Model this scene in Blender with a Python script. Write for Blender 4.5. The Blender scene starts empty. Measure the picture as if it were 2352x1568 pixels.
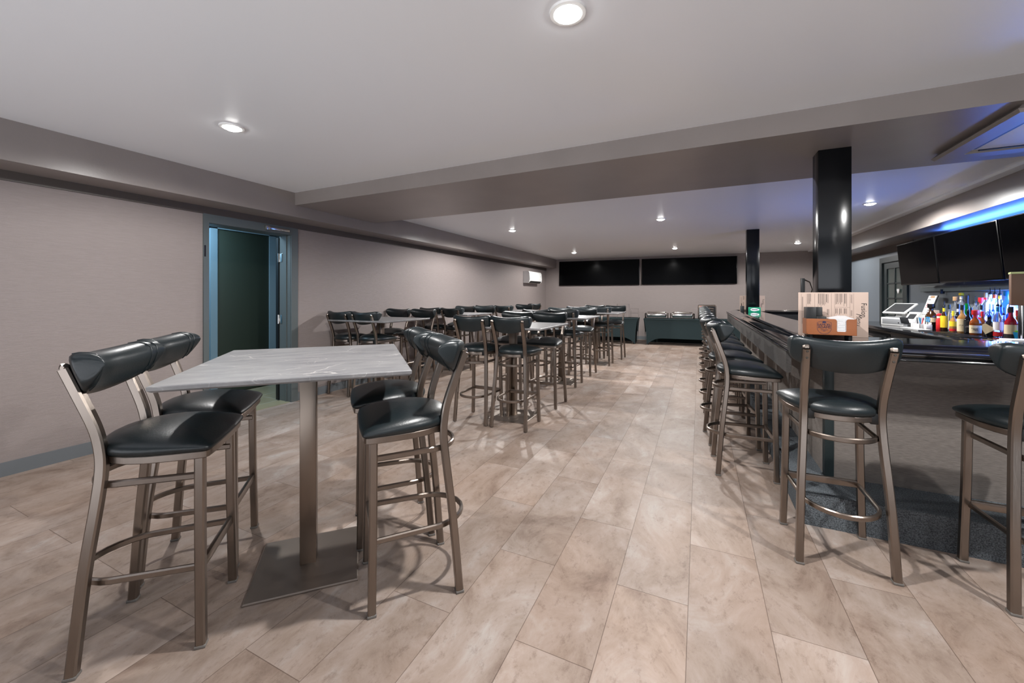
import bpy, bmesh, math, random
from mathutils import Vector, Matrix
random.seed(7)
PI = math.pi
scene = bpy.context.scene
COL = scene.collection

# ------------------------------------------------------------------ helpers
class MB:
    """collects verts / faces (with a material slot each) and links them as one mesh object"""
    def __init__(self):
        self.v = []; self.f = []; self.mi = []
    def add(self, vs, fs, mi=0):
        o = len(self.v); self.v += [tuple(p) for p in vs]
        for f in fs:
            self.f.append([i + o for i in f]); self.mi.append(mi)
        return self
    def box(self, x0, x1, y0, y1, z0, z1, mi=0):
        vs = [(x0,y0,z0),(x1,y0,z0),(x1,y1,z0),(x0,y1,z0),(x0,y0,z1),(x1,y0,z1),(x1,y1,z1),(x0,y1,z1)]
        return self.add(vs, [(0,3,2,1),(4,5,6,7),(0,1,5,4),(1,2,6,5),(2,3,7,6),(3,0,4,7)], mi)
    def bbox(self, x0, x1, y0, y1, z0, z1, b=.004, mi=0, seg=2, mat=None):
        bm = bmesh.new()
        bmesh.ops.create_cube(bm, size=1)
        for v in bm.verts:
            v.co = ((x0+x1)/2 + v.co.x*(x1-x0), (y0+y1)/2 + v.co.y*(y1-y0), (z0+z1)/2 + v.co.z*(z1-z0))
        b = min(b, .49*min(x1-x0, y1-y0, z1-z0))
        bmesh.ops.bevel(bm, geom=list(bm.edges), offset=b, segments=seg, affect='EDGES', profile=.5)
        if mat is not None: bm.transform(mat)
        self.frombm(bm, mi); return self
    def frombm(self, bm, mi=0):
        bm.verts.index_update()
        self.add([v.co[:] for v in bm.verts], [[v.index for v in f.verts] for f in bm.faces], mi)
        bm.free()
    def prism(self, poly, z0, z1, mi=0):
        n = len(poly)
        vs = [(x,y,z0) for x,y in poly] + [(x,y,z1) for x,y in poly]
        fs = [tuple(range(n-1,-1,-1)), tuple(range(n,2*n))] + [(i,(i+1)%n,n+(i+1)%n,n+i) for i in range(n)]
        return self.add(vs, fs, mi)
    def prism_m(self, poly, z0, z1, M, mi=0):
        o = len(self.v); self.prism(poly, z0, z1, mi)
        for i in range(o, len(self.v)): self.v[i] = tuple(M @ Vector(self.v[i]))
        return self
    def cyl(self, c, r, z0, z1, n=16, mi=0, r1=None):
        r1 = r if r1 is None else r1
        vs = [(c[0]+r*math.cos(2*PI*i/n), c[1]+r*math.sin(2*PI*i/n), z0) for i in range(n)]
        vs += [(c[0]+r1*math.cos(2*PI*i/n), c[1]+r1*math.sin(2*PI*i/n), z1) for i in range(n)]
        return self.add(vs, [tuple(range(n-1,-1,-1)), tuple(range(n,2*n))] + [(i,(i+1)%n,n+(i+1)%n,n+i) for i in range(n)], mi)
    def lathe(self, prof, c=(0,0,0), n=20, mi=0, sx=1, sy=1, sq=0):
        """prof: list of (r, z); sq>0 squares the section"""
        vs = []
        for r, z in prof:
            for i in range(n):
                a = 2*PI*(i+.5)/n; ca, sa = math.cos(a), math.sin(a)
                if sq:
                    p = 2/(1+sq*3)
                    ca = math.copysign(abs(ca)**p, ca); sa = math.copysign(abs(sa)**p, sa)
                vs.append((c[0]+r*ca*sx, c[1]+r*sa*sy, c[2]+z))
        m = len(prof); fs = []
        for j in range(m-1):
            for i in range(n):
                fs.append((j*n+i, j*n+(i+1)%n, (j+1)*n+(i+1)%n, (j+1)*n+i))
        fs.append(tuple(range(n-1,-1,-1))); fs.append(tuple(range((m-1)*n, m*n)))
        return self.add(vs, fs, mi)
    def loft(self, rings, cap=True, closed=False, mi=0):
        n = len(rings[0]); vs = [p for r in rings for p in r]; fs = []
        m = len(rings)
        for j in range(m if closed else m-1):
            k = (j+1) % m
            for i in range(n): fs.append((j*n+i, j*n+(i+1)%n, k*n+(i+1)%n, k*n+i))
        if cap and not closed:
            fs.append(tuple(range(n-1,-1,-1))); fs.append(tuple(range((m-1)*n, m*n)))
        return self.add(vs, fs, mi)
    def sweep(self, pts, w, h, up=(0,0,1), mi=0, ch=.25, closed=False):
        """rectangular (chamfered) bar along pts: w across, h along 'up'"""
        P = [Vector(p) for p in pts]; up = Vector(up); rings = []
        cw, chh = w/2, h/2; c = ch*min(w, h)
        sec = [(cw-c,-chh),(cw,-chh+c),(cw,chh-c),(cw-c,chh),(-cw+c,chh),(-cw,chh-c),(-cw,-chh+c),(-cw+c,-chh)]
        n = len(P)
        for i, p in enumerate(P):
            if closed: t = (P[(i+1)%n]-P[i-1]).normalized()
            else: t = ((P[min(i+1,n-1)]-P[max(i-1,0)])).normalized()
            s = t.cross(up)
            s = s.normalized() if s.length > 1e-6 else Vector((1,0,0))
            u = s.cross(t).normalized()
            rings.append([tuple(p + s*a + u*b) for a, b in sec])
        return self.loft(rings, closed=closed, mi=mi)
    def tube(self, pts, r, n=8, mi=0):
        P = [Vector(p) for p in pts]; rings = []; N = len(P)
        for i, p in enumerate(P):
            t = (P[min(i+1,N-1)]-P[max(i-1,0)]).normalized()
            a = Vector((0,0,1)) if abs(t.z) < .9 else Vector((1,0,0))
            s = t.cross(a).normalized(); u = s.cross(t)
            rr = r[i] if isinstance(r, (list, tuple)) else r
            rings.append([tuple(p + (s*math.cos(2*PI*k/n) + u*math.sin(2*PI*k/n))*rr) for k in range(n)])
        return self.loft(rings, mi=mi)
    def build(self, name, mats, parent=None, loc=None, smooth=35):
        me = bpy.data.meshes.new(name); me.from_pydata(self.v, [], self.f)
        for m in (mats if isinstance(mats, (list, tuple)) else [mats]): me.materials.append(m)
        me.polygons.foreach_set('material_index', self.mi)
        bm = bmesh.new(); bm.from_mesh(me); bmesh.ops.recalc_face_normals(bm, faces=bm.faces); bm.to_mesh(me); bm.free()
        me.update()
        if smooth:
            me.polygons.foreach_set('use_smooth', [True]*len(me.polygons))
            me.set_sharp_from_angle(angle=math.radians(smooth))
        o = bpy.data.objects.new(name, me); COL.objects.link(o)
        if parent is not None: o.parent = parent
        if loc is not None: o.location = loc
        return o

def tag(o, label, cat, group=None):
    o['label'] = label; o['category'] = cat
    if group: o['group'] = group
    return o
def thing(name, label, cat, loc=(0,0,0), rz=0, group=None):
    o = bpy.data.objects.new(name, None); COL.objects.link(o)
    o.empty_display_size = .1
    o.location = loc; o.rotation_euler = (0,0,rz)
    return tag(o, label, cat, group)
def struct(name, mb, m, parent=None, smooth=35):
    o = mb.build(name, m, parent, smooth=smooth)
    if parent is None: o['kind'] = 'structure'
    return o
def dup(root, loc, rz, label, group=None):
    r = root.copy(); COL.objects.link(r); r.location = loc; r.rotation_euler = (0,0,rz)
    r['label'] = label
    if group: r['group'] = group
    for ch in list(root.children):
        c = ch.copy(); COL.objects.link(c); c.parent = r
        for g in ch.children:
            d = g.copy(); COL.objects.link(d); d.parent = c
    return r
def text(name, s, size, M, mat, parent=None, sx=1, shear=0, ext=.0004, align='CENTER', label=None, space=1):
    cu = bpy.data.curves.new(name, 'FONT'); cu.body = s; cu.size = size; cu.shear = shear
    cu.align_x = align; cu.align_y = 'CENTER'; cu.extrude = ext; cu.resolution_u = 3; cu.space_line = .8; cu.space_character = space
    tmp = bpy.data.objects.new('tmp', cu); COL.objects.link(tmp)
    dg = bpy.context.evaluated_depsgraph_get()
    me = bpy.data.meshes.new_from_object(tmp.evaluated_get(dg))
    bpy.data.objects.remove(tmp)
    me.transform(M @ Matrix.Diagonal((sx,1,1,1)))
    me.materials.clear(); me.materials.append(mat); me.name = name
    o = bpy.data.objects.new(name, me); COL.objects.link(o)
    if parent is not None: o.parent = parent
    return o

# ------------------------------------------------------------------ materials
def nt(name):
    m = bpy.data.materials.new(name); m.use_nodes = True
    t = m.node_tree; b = t.nodes['Principled BSDF']
    return m, t, b
def sr(r, g, b):
    f = lambda c: (c/255/12.92) if c/255 <= .04045 else ((c/255+.055)/1.055)**2.4
    return (f(r), f(g), f(b), 1)
def mat(name, col, rough=.5, metal=0, spec=.5, noise=None, bump=None, coat=0, emit=None, trans=0, ior=1.45):
    """noise=(scale, amount, stretch) varies the colour; bump=(scale, strength, stretch)"""
    m, t, b = nt(name)
    b.inputs['Base Color'].default_value = col; b.inputs['Roughness'].default_value = rough
    b.inputs['Metallic'].default_value = metal; b.inputs['Specular IOR Level'].default_value = spec
    b.inputs['Coat Weight'].default_value = coat; b.inputs['Coat Roughness'].default_value = .05
    b.inputs['Transmission Weight'].default_value = trans; b.inputs['IOR'].default_value = ior
    if emit:
        b.inputs['Emission Color'].default_value = emit[0]; b.inputs['Emission Strength'].default_value = emit[1]
    if noise or bump:
        tc = t.nodes.new('ShaderNodeTexCoord')
    if noise:
        mp = t.nodes.new('ShaderNodeMapping'); mp.inputs['Scale'].default_value = noise[2] if len(noise) > 2 else (1,1,1)
        nz = t.nodes.new('ShaderNodeTexNoise'); nz.inputs['Scale'].default_value = noise[0]; nz.inputs['Detail'].default_value = 4
        rp = t.nodes.new('ShaderNodeMapRange'); rp.inputs['From Min'].default_value = .3; rp.inputs['From Max'].default_value = .7
        rp.inputs['To Min'].default_value = 1-noise[1]; rp.inputs['To Max'].default_value = 1+noise[1]
        hs = t.nodes.new('ShaderNodeHueSaturation'); hs.inputs['Color'].default_value = col
        t.links.new(tc.outputs['Object'], mp.inputs[0]); t.links.new(mp.outputs[0], nz.inputs['Vector'])
        t.links.new(nz.outputs['Fac'], rp.inputs['Value']); t.links.new(rp.outputs[0], hs.inputs['Value'])
        t.links.new(hs.outputs[0], b.inputs['Base Color'])
    if bump:
        mp = t.nodes.new('ShaderNodeMapping'); mp.inputs['Scale'].default_value = bump[2] if len(bump) > 2 else (1,1,1)
        nz = t.nodes.new('ShaderNodeTexNoise'); nz.inputs['Scale'].default_value = bump[0]; nz.inputs['Detail'].default_value = 3
        bp = t.nodes.new('ShaderNodeBump'); bp.inputs['Strength'].default_value = bump[1]; bp.inputs['Distance'].default_value = .01
        t.links.new(tc.outputs['Object'], mp.inputs[0]); t.links.new(mp.outputs[0], nz.inputs['Vector'])
        t.links.new(nz.outputs['Fac'], bp.inputs['Height']); t.links.new(bp.outputs[0], b.inputs['Normal'])
    return m

def floor_mat():
    m, t, b = nt('vinyl_plank'); N = t.nodes; L = t.links
    tc = N.new('ShaderNodeTexCoord'); sp = N.new('ShaderNodeSeparateXYZ'); L.new(tc.outputs['Object'], sp.inputs[0])
    ax = N.new('ShaderNodeMath'); ax.operation = 'ADD'; ax.inputs[1].default_value = 30.844 + .0
    ay = N.new('ShaderNodeMath'); ay.operation = 'ADD'; ay.inputs[1].default_value = 48.0 - 2.873
    L.new(sp.outputs['X'], ax.inputs[0]); L.new(sp.outputs['Y'], ay.inputs[0])
    cb = N.new('ShaderNodeCombineXYZ'); L.new(ay.outputs[0], cb.inputs[0]); L.new(ax.outputs[0], cb.inputs[1])
    def brick(c1, c2, mo, ms):
        k = N.new('ShaderNodeTexBrick'); k.offset = .5; k.offset_frequency = 2; k.squash = 1
        k.inputs['Color1'].default_value = c1; k.inputs['Color2'].default_value = c2; k.inputs['Mortar'].default_value = mo
        k.inputs['Scale'].default_value = 1; k.inputs['Mortar Size'].default_value = ms; k.inputs['Mortar Smooth'].default_value = .1
        k.inputs['Bias'].default_value = 0; k.inputs['Brick Width'].default_value = .96; k.inputs['Row Height'].default_value = .308
        L.new(cb.outputs[0], k.inputs['Vector']); return k
    k = brick((0,0,0,1), (1,1,1,1), (.5,.5,.5,1), 0)
    w = N.new('ShaderNodeMath'); w.operation = 'MULTIPLY'; w.inputs[1].default_value = 37
    L.new(k.outputs['Color'], w.inputs[0])
    mp = N.new('ShaderNodeMapping'); mp.inputs['Scale'].default_value = (1, .62, 1); L.new(tc.outputs['Object'], mp.inputs[0])
    def noise(sc, det, ro, dist=0):
        n = N.new('ShaderNodeTexNoise'); n.noise_dimensions = '4D'; n.inputs['Scale'].default_value = sc
        n.inputs['Detail'].default_value = det; n.inputs['Roughness'].default_value = ro; n.inputs['Distortion'].default_value = dist
        L.new(mp.outputs[0], n.inputs['Vector']); L.new(w.outputs[0], n.inputs['W']); return n
    n1 = noise(3.6, 10, .7, .8); n2 = noise(24, 9, .78); n3 = noise(1.5, 3, .5)
    r1 = N.new('ShaderNodeValToRGB'); e = r1.color_ramp.elements
    e[0].position = .29; e[0].color = sr(122,103,92); e[1].position = .71; e[1].color = sr(182,175,169)
    x = e.new(.45); x.color = sr(156,140,128); x = e.new(.55); x.color = sr(167,152,142)
    L.new(n1.outputs['Fac'], r1.inputs[0])
    r2 = N.new('ShaderNodeValToRGB'); e = r2.color_ramp.elements
    e[0].position = .34; e[0].color = (.42,.35,.31,1); e[1].position = .47; e[1].color = (1,1,1,1); L.new(n2.outputs['Fac'], r2.inputs[0])
    mx = N.new('ShaderNodeMix'); mx.data_type = 'RGBA'; mx.blend_type = 'MULTIPLY'; mx.inputs['Factor'].default_value = .55
    L.new(r1.outputs[0], mx.inputs['A']); L.new(r2.outputs[0], mx.inputs['B'])
    r3 = N.new('ShaderNodeValToRGB'); e = r3.color_ramp.elements
    e[0].position = .35; e[0].color = (.97,.90,.86,1); e[1].position = .65; e[1].color = (.98,1,1.03,1); L.new(n3.outputs['Fac'], r3.inputs[0])
    mx2 = N.new('ShaderNodeMix'); mx2.data_type = 'RGBA'; mx2.blend_type = 'MULTIPLY'; mx2.inputs['Factor'].default_value = .8
    L.new(mx.outputs['Result'], mx2.inputs['A']); L.new(r3.outputs[0], mx2.inputs['B'])
    # plank tint + joint
    k2 = brick((.80,.79,.78,1), (1.0,.99,.98,1), (.42,.38,.36,1), .0016)
    mx3 = N.new('ShaderNodeMix'); mx3.data_type = 'RGBA'; mx3.blend_type = 'MULTIPLY'; mx3.inputs['Factor'].default_value = 1
    L.new(mx2.outputs['Result'], mx3.inputs['A']); L.new(k2.outputs['Color'], mx3.inputs['B'])
    L.new(mx3.outputs['Result'], b.inputs['Base Color'])
    rr = N.new('ShaderNodeMapRange'); rr.inputs['To Min'].default_value = .42; rr.inputs['To Max'].default_value = .6
    L.new(n2.outputs['Fac'], rr.inputs['Value']); L.new(rr.outputs[0], b.inputs['Roughness'])
    b.inputs['Specular IOR Level'].default_value = .35
    bp = N.new('ShaderNodeBump'); bp.inputs['Strength'].default_value = .12; bp.inputs['Distance'].default_value = .004
    L.new(n2.outputs['Fac'], bp.inputs['Height']); L.new(bp.outputs[0], b.inputs['Normal'])
    return m

def marble_mat():
    m, t, b = nt('grey_marble'); N = t.nodes; L = t.links
    tc = N.new('ShaderNodeTexCoord')
    n0 = N.new('ShaderNodeTexNoise'); n0.inputs['Scale'].default_value = 3; n0.inputs['Detail'].default_value = 5; L.new(tc.outputs['Object'], n0.inputs['Vector'])
    mixv = N.new('ShaderNodeMix'); mixv.data_type = 'RGBA'; mixv.inputs['Factor'].default_value = .25
    L.new(tc.outputs['Object'], mixv.inputs['A']); L.new(n0.outputs['Color'], mixv.inputs['B'])
    def veins(scale, wdt, stretch):
        mp = N.new('ShaderNodeMapping'); mp.inputs['Scale'].default_value = stretch; mp.inputs['Rotation'].default_value = (0,0,.35)
        L.new(mixv.outputs['Result'], mp.inputs[0])
        v = N.new('ShaderNodeTexVoronoi'); v.feature = 'DISTANCE_TO_EDGE'; v.inputs['Scale'].default_value = scale
        L.new(mp.outputs[0], v.inputs['Vector'])
        r = N.new('ShaderNodeMapRange'); r.inputs['From Min'].default_value = 0; r.inputs['From Max'].default_value = wdt
        r.inputs['To Min'].default_value = 1; r.inputs['To Max'].default_value = 0; L.new(v.outputs['Distance'], r.inputs['Value'])
        return r
    va = veins(3.2, .013, (1,2.2,1)); vb = veins(7, .018, (1,3,1))
    n1 = N.new('ShaderNodeTexNoise'); n1.inputs['Scale'].default_value = 5; n1.inputs['Detail'].default_value = 8; n1.inputs['Roughness'].default_value = .65
    mp = N.new('ShaderNodeMapping'); mp.inputs['Scale'].default_value = (1,3.5,1); L.new(tc.outputs['Object'], mp.inputs[0]); L.new(mp.outputs[0], n1.inputs['Vector'])
    r1 = N.new('ShaderNodeValToRGB'); e = r1.color_ramp.elements
    e[0].position = .3; e[0].color = sr(106,106,109); e[1].position = .7; e[1].color = sr(139,138,138); L.new(n1.outputs['Fac'], r1.inputs[0])
    gate = N.new('ShaderNodeMapRange'); gate.inputs['From Min'].default_value = .45; gate.inputs['From Max'].default_value = .6
    L.new(n0.outputs['Fac'], gate.inputs['Value'])
    ml = N.new('ShaderNodeMath'); ml.operation = 'MULTIPLY'; L.new(va.outputs[0], ml.inputs[0]); L.new(gate.outputs[0], ml.inputs[1])
    ml2 = N.new('ShaderNodeMath'); ml2.operation = 'MULTIPLY'; ml2.inputs[1].default_value = .16; L.new(vb.outputs[0], ml2.inputs[0])
    mxm = N.new('ShaderNodeMath'); mxm.operation = 'MAXIMUM'; L.new(ml.outputs[0], mxm.inputs[0]); L.new(ml2.outputs[0], mxm.inputs[1])
    mx = N.new('ShaderNodeMix'); mx.data_type = 'RGBA'; mx.inputs['B'].default_value = sr(186,183,180)
    L.new(r1.outputs[0], mx.inputs['A']); L.new(mxm.outputs[0], mx.inputs['Factor'])
    L.new(mx.outputs['Result'], b.inputs['Base Color']); b.inputs['Roughness'].default_value = .38
    return m

def wallpaper_mat(name, col, amount=.07, st=(.5,.5,14), bs=.3):
    return mat(name, col, .62, noise=(22, amount, st), bump=(38, bs, st))

M = {}
M['floor'] = floor_mat()
M['marble'] = marble_mat()
M['wall'] = wallpaper_mat('taupe_wallpaper', sr(143,133,130))
M['paint'] = mat('taupe_eggshell_paint', sr(140,132,128), .32, noise=(2.5,.05), bump=(60,.05))
M['crown'] = mat('dark_crown_paint', sr(82,75,70), .45)
M['ceiling'] = mat('white_ceiling_paint', sr(243,246,250), .36, bump=(9,.02))
M['base'] = mat('slate_base_vinyl', sr(105,110,114), .5)
M['frame'] = mat('slate_door_paint', sr(86,93,94), .4)
M['metal'] = mat('clear_coated_steel', sr(138,128,120), .3, 1, noise=(9,.12,(1,1,.25)), bump=(160,.04,(1,1,.06)))
M['plate'] = mat('satin_steel_plate', sr(150,140,132), .40, .9, noise=(6,.05))
M['steel'] = mat('brushed_steel', sr(132,120,110), .3, 1, noise=(6,.06,(1,1,.3)), bump=(140,.03,(1,1,.05)))
M['vinyl'] = mat('black_vinyl', sr(21,29,32), .36, spec=.6, bump=(130,.06), noise=(5,.12))
M['blackplastic'] = mat('black_plastic', sr(16,17,18), .4)
M['glide'] = mat('grey_nylon_glide', sr(112,108,104), .5)
M['bolt'] = mat('dark_bolt', sr(60,56,52), .35, 1)
M['chrome'] = mat('chrome', sr(215,212,208), .12, 1, noise=(4,.05))
M['blackgloss'] = mat('black_lacquer', sr(9,9,11), .07, spec=.6, coat=.6, noise=(3,.1))
M['column'] = mat('black_enamel', sr(10,12,15), .16, spec=.4, noise=(3,.15), bump=(14,.02))
M['screen'] = mat('black_screen_glass', sr(3,3,4), .16, spec=.06, noise=(2,.1))
M['bezel'] = mat('black_bezel', sr(8,8,9), .3, spec=.25)
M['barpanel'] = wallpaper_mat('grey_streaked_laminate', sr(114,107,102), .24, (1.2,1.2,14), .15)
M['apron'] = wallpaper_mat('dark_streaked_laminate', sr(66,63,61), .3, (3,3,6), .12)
M['carpet'] = mat('charcoal_carpet', sr(104,110,115), .95, spec=.1, noise=(160,.6), bump=(220,1.0))
M['post'] = mat('dark_green_trim', sr(34,44,46), .4)
M['white'] = mat('white_plastic', sr(232,232,230), .35)
M['paper'] = mat('white_paper', sr(235,234,236), .7, noise=(30,.02))
M['kraft'] = mat('pinkish_card', sr(192,170,157), .65, noise=(8,.03))
M['ink'] = mat('dark_ink', sr(48,42,42), .7)
M['navy'] = mat('navy_ink', sr(38,32,62), .6)
M['orange'] = mat('tan_painted_tin', sr(143,86,52), .42, noise=(20,.05))
M['greencard'] = mat('green_card', sr(0,128,96), .5)
M['red'] = mat('red_plastic', sr(200,36,40), .4)
M['redcard'] = mat('red_card', sr(206,30,40), .5)
M['yellow'] = mat('yellow_paper', sr(240,204,40), .5)
M['cream'] = mat('cream_paper', sr(226,208,170), .6)
M['blacklabel'] = mat('black_label', sr(20,20,22), .5)
M['orangepaper'] = mat('orange_label', sr(235,90,40), .5)
M['grey'] = mat('grey_plastic', sr(138,140,142), .45)
M['darkgrey'] = mat('dark_grey_plastic', sr(52,54,56), .4)
M['cloth'] = mat('slate_stretch_cloth', sr(42,55,58), .75, spec=.2, bump=(200,.06))
M['sidewall'] = mat('pale_grey_wall_paint', sr(104,112,120), .5, bump=(60,.04))
M['ledge'] = mat('blue_grey_rail', sr(98,110,115), .45)
M['granite'] = mat('black_granite', sr(30,30,32), .1, noise=(60,.4), spec=.6)
M['cooler'] = mat('black_cooler_vinyl', sr(20,20,21), .3)
M['corrwall'] = mat('slate_blue_paint', sr(120,146,160), .5)
M['darkdoor'] = mat('dark_green_door', sr(46,56,48), .5)
M['tile'] = mat('green_grey_tile', sr(146,140,114), .35, noise=(3,.1))
M['grout'] = mat('pale_grout', sr(170,175,165), .7)
M['brown'] = mat('brown_box_card', sr(112,84,66), .55)
M['limepale'] = mat('pale_lime_edge', sr(206,214,150), .5)
M['blueplastic'] = mat('blue_plastic', sr(28,128,178), .35)
M['lime'] = mat('lime_green', sr(120,190,60), .5)
M['acrylic'] = mat('clear_acrylic', (1,1,1,1), .03, trans=1, ior=1.3)
M['lamp'] = mat('lit_lamp_lens', (1,1,1,1), .5, emit=((1,.98,.96,1), 40))
M['ledblue'] = mat('blue_led_strip', (.1,.2,1,1), .5, emit=((.06,.18,1,1), 12))
def glass(name, col, rough=.03):
    return mat(name, col, rough, spec=.5, trans=.92, ior=1.4)
M['g_clear'] = glass('clear_glass', (.93,.95,.97,1))
M['g_brown'] = mat('brown_bottle_glass', sr(58,34,16), .06, spec=.6)
M['g_amber'] = mat('amber_liquor', sr(150,72,20), .05, spec=.6, trans=.35)
M['g_green'] = mat('green_bottle_glass', sr(0,110,42), .06, spec=.6, trans=.3)
M['g_dark'] = mat('black_bottle_glass', sr(14,14,18), .06, spec=.6)
M['g_red'] = mat('red_liquor', sr(176,22,42), .05, spec=.6, trans=.3)
M['g_blue'] = mat('blue_bottle_glass', sr(50,90,200), .06, spec=.6, trans=.5)
M['g_tan'] = mat('pale_amber_liquor', sr(206,150,80), .05, spec=.6, trans=.45)
M['cork'] = mat('cork_stopper', sr(176,140,100), .7)
# ------------------------------------------------------------------ room shell
XL, XR, YB0, YF = -4.755, 3.25, 12.85, -2.2
ZC = 2.6
def yb(x): return YB0 + .061*(x - XL)
struct('floor', MB().box(XL-.0, XR, YF, 13.5, -.1, 0), M['floor'])
struct('ceiling', MB().box(XL-.2, XR+.2, YF, 13.6, ZC, ZC+.1), M['ceiling'])
D0, D1, DZ = 2.475, 3.415, 2.14
w = MB()
w.box(XL-.2, XL, YF, D0-.03, 0, ZC).box(XL-.2, XL, D1+.03, 12.85, 0, ZC).box(XL-.2, XL, D0-.03, D1+.03, DZ+.03, ZC)
struct('wall_left', w, M['wall'])
w = MB(); w.prism([(XL-.2, yb(XL-.2)), (XR+.2, yb(XR+.2)), (XR+.2, yb(XR)+.25), (XL-.2, yb(XL)+.25)], 0, ZC)
struct('wall_back', w, M['wall'])
w = MB(); w.box(XR, XR+.15, YF, 9.06, 0, ZC).box(XR, XR+.15, 10.2, 13.34, 0, ZC).box(XR, XR+.15, 9.06, 10.2, 2.1, ZC)
struct('wall_right', w, M['sidewall'])
# baseboards
w = MB(); w.box(XL, XL+.012, YF, D0-.055, 0, .105).box(XL, XL+.012, D1+.095, 12.85, 0, .105)
struct('baseboard_left', w, M['base'])
w = MB(); w.prism([(XL+.012, yb(XL)-.012), (XR, yb(XR)-.012), (XR, yb(XR)), (XL+.012, yb(XL))], 0, .105)
struct('baseboard_back', w, M['base'])
# left bulkhead + crown strip, front beam, right bulkhead
struct('bulkhead_left', MB().box(XL, -4.388, YF, 12.87, 2.312, ZC), M['paint'])
w = MB(); w.box(XL, XL+.015, YF, 12.85, 2.236, 2.312)
struct('trim_1', w, M['crown'])
struct('beam', MB().box(-4.388, 2.8, 3.215, 4.5, 2.45, ZC), M['paint'])
struct('bulkhead_right', MB().box(2.8, XR, YF, 13.33, 2.305, ZC), M['paint'])
struct('trim_2', MB().prism([(2.69, YF), (2.8, YF), (2.8, 13.3), (2.69, 13.3)], 2.572, ZC), M['ceiling'])
struct('trim_3', MB().box(XR-.015, XR, 8.9, 13.33, 2.175, 2.305), M['crown'])
# left doorway: frame, reveal, hinges, closer
d = struct('door_1', MB().box(XL-.205, XL+.002, D0-.03, D0, 0, DZ).box(XL-.205, XL+.002, D1, D1+.03, 0, DZ).box(XL-.205, XL+.002, D0-.03, D1+.03, DZ, DZ+.03)
           .box(XL+.002, XL+.022, D0-.055, D0-.004, 0, DZ+.004).box(XL+.002, XL+.022, D1+.004, D1+.095, 0, DZ+.004)
           .box(XL+.002, XL+.022, D0-.055, D1+.095, DZ+.004, 2.236).box(XL-.08, XL-.06, D0, D0+.012, 0, DZ).box(XL-.08, XL-.06, D1-.012, D1, 0, DZ), M['frame'])
for z in (.32, 1.06, 1.86):
    h = MB().bbox(XL-.215, XL-.145, D1-.006, D1-.001, z-.055, z+.055, .002)
    h.cyl((XL-.212, D1-.010), .008, z-.058, z+.058, 10)
    h.build('hinge', M['chrome'], d)
MB().box(XL-.26, XL-.21, D1-.012, D1+.03, .01, 2.12).build('door_edge', M['blackplastic'], d)
c = MB().bbox(XL+.02, XL+.05, 3.10, 3.38, 2.17, 2.205, .006); c.bbox(XL+.02, XL+.06, 3.07, 3.115, 2.16, 2.215, .004)
c.build('door_closer', M['chrome'], d)
MB().box(XL+.02, XL+.0225, D0-.05, D0-.035, 1.78, 1.9).build('strike_plate', M['bolt'], d)
# corridor beyond the doorway
struct('floor_corridor', MB().box(-6.4, XL, 1.2, 5.2, -.1, -.002).box(XL-.2, XL, D0, D1, -.002, .004), M['tile'])
g = MB()
for i in range(9): g.box(-6.0, XL-.2, 1.2+.45*i, 1.206+.45*i, -.002, -.0015)
for i in range(4): g.box(-5.9+.45*i, -5.894+.45*i, 1.2, 5.2, -.002, -.0015)
struct('trim_grout', g, M['grout'])
struct('wall_corridor', MB().box(-6.2, -6.0, 1.2, 5.2, 0, 2.6).box(-6.2, XL-.2, 5.2, 5.35, 0, 2.6).box(-6.2, XL-.2, 1.05, 1.2, 0, 2.6), M['corrwall'])
struct('ceiling_corridor', MB().box(-6.2, XL-.2, 1.05, 5.35, 2.6, 2.7), M['ceiling'])
d2 = struct('door_2', MB().box(-6.0, -5.94, 3.12, 3.205, 0, 2.36).box(-6.0, -5.94, 3.93, 4.03, 0, 2.36).box(-6.0, -5.94, 3.12, 4.03, 2.28, 2.36), M['corrwall'])
MB().bbox(-5.995, -5.955, 3.206, 3.929, .01, 2.279, .003).build('door_leaf', M['darkdoor'], d2)
# french door in the right wall
d3 = struct('door_3', MB().box(XR-.03, XR+.12, 9.06, 9.16, 0, 2.1).box(XR-.03, XR+.12, 10.1, 10.2, 0, 2.1).box(XR-.03, XR+.12, 9.16, 10.1, 2.0, 2.1)
            .box(XR+.0, XR+.05, 9.16, 9.3, 0, 2.0).box(XR, XR+.05, 9.96, 10.1, 0, 2.0).box(XR, XR+.05, 9.3, 9.96, 1.88, 2.0)
            .box(XR, XR+.05, 9.3, 9.96, 0, .25), M['post'])
mu = MB()
for z in (.62, .99, 1.32, 1.6): mu.box(XR+.005, XR+.04, 9.3, 9.96, z-.012, z+.012)
mu.box(XR+.005, XR+.04, 9.615, 9.645, .25, 1.88)
mu.build('glazing_bars', M['post'], d3)
MB().box(XR+.018, XR+.026, 9.3, 9.96, .25, 1.88).build('pane', mat('dark_night_glass', sr(70,80,78), .08, spec=.6), d3)
hb = MB()
for z in (1.45, 1.12):
    hb.add([(XR-.001, 9.47+a, z+b) for a, b in ((0,-.05),(.05,.02),(.035,.05),(0,.03),(-.035,.05),(-.05,.02))], [(0,1,2,3,4,5)])
    hb.add([(XR-.004, 9.47+a, z+b) for a, b in ((0,-.05),(.05,.02),(.035,.05),(0,.03),(-.035,.05),(-.05,.02))], [(0,1,2,3,4,5)])
hb.build('heart_sticker', M['paper'], d3)
# ceiling hatch unit at the beam
o = thing('ceiling_cassette', 'pale square ceiling unit frame on the underside of the beam by the bar', 'ceiling unit', (2.10, 3.72, 2.45))
f = MB()

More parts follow.
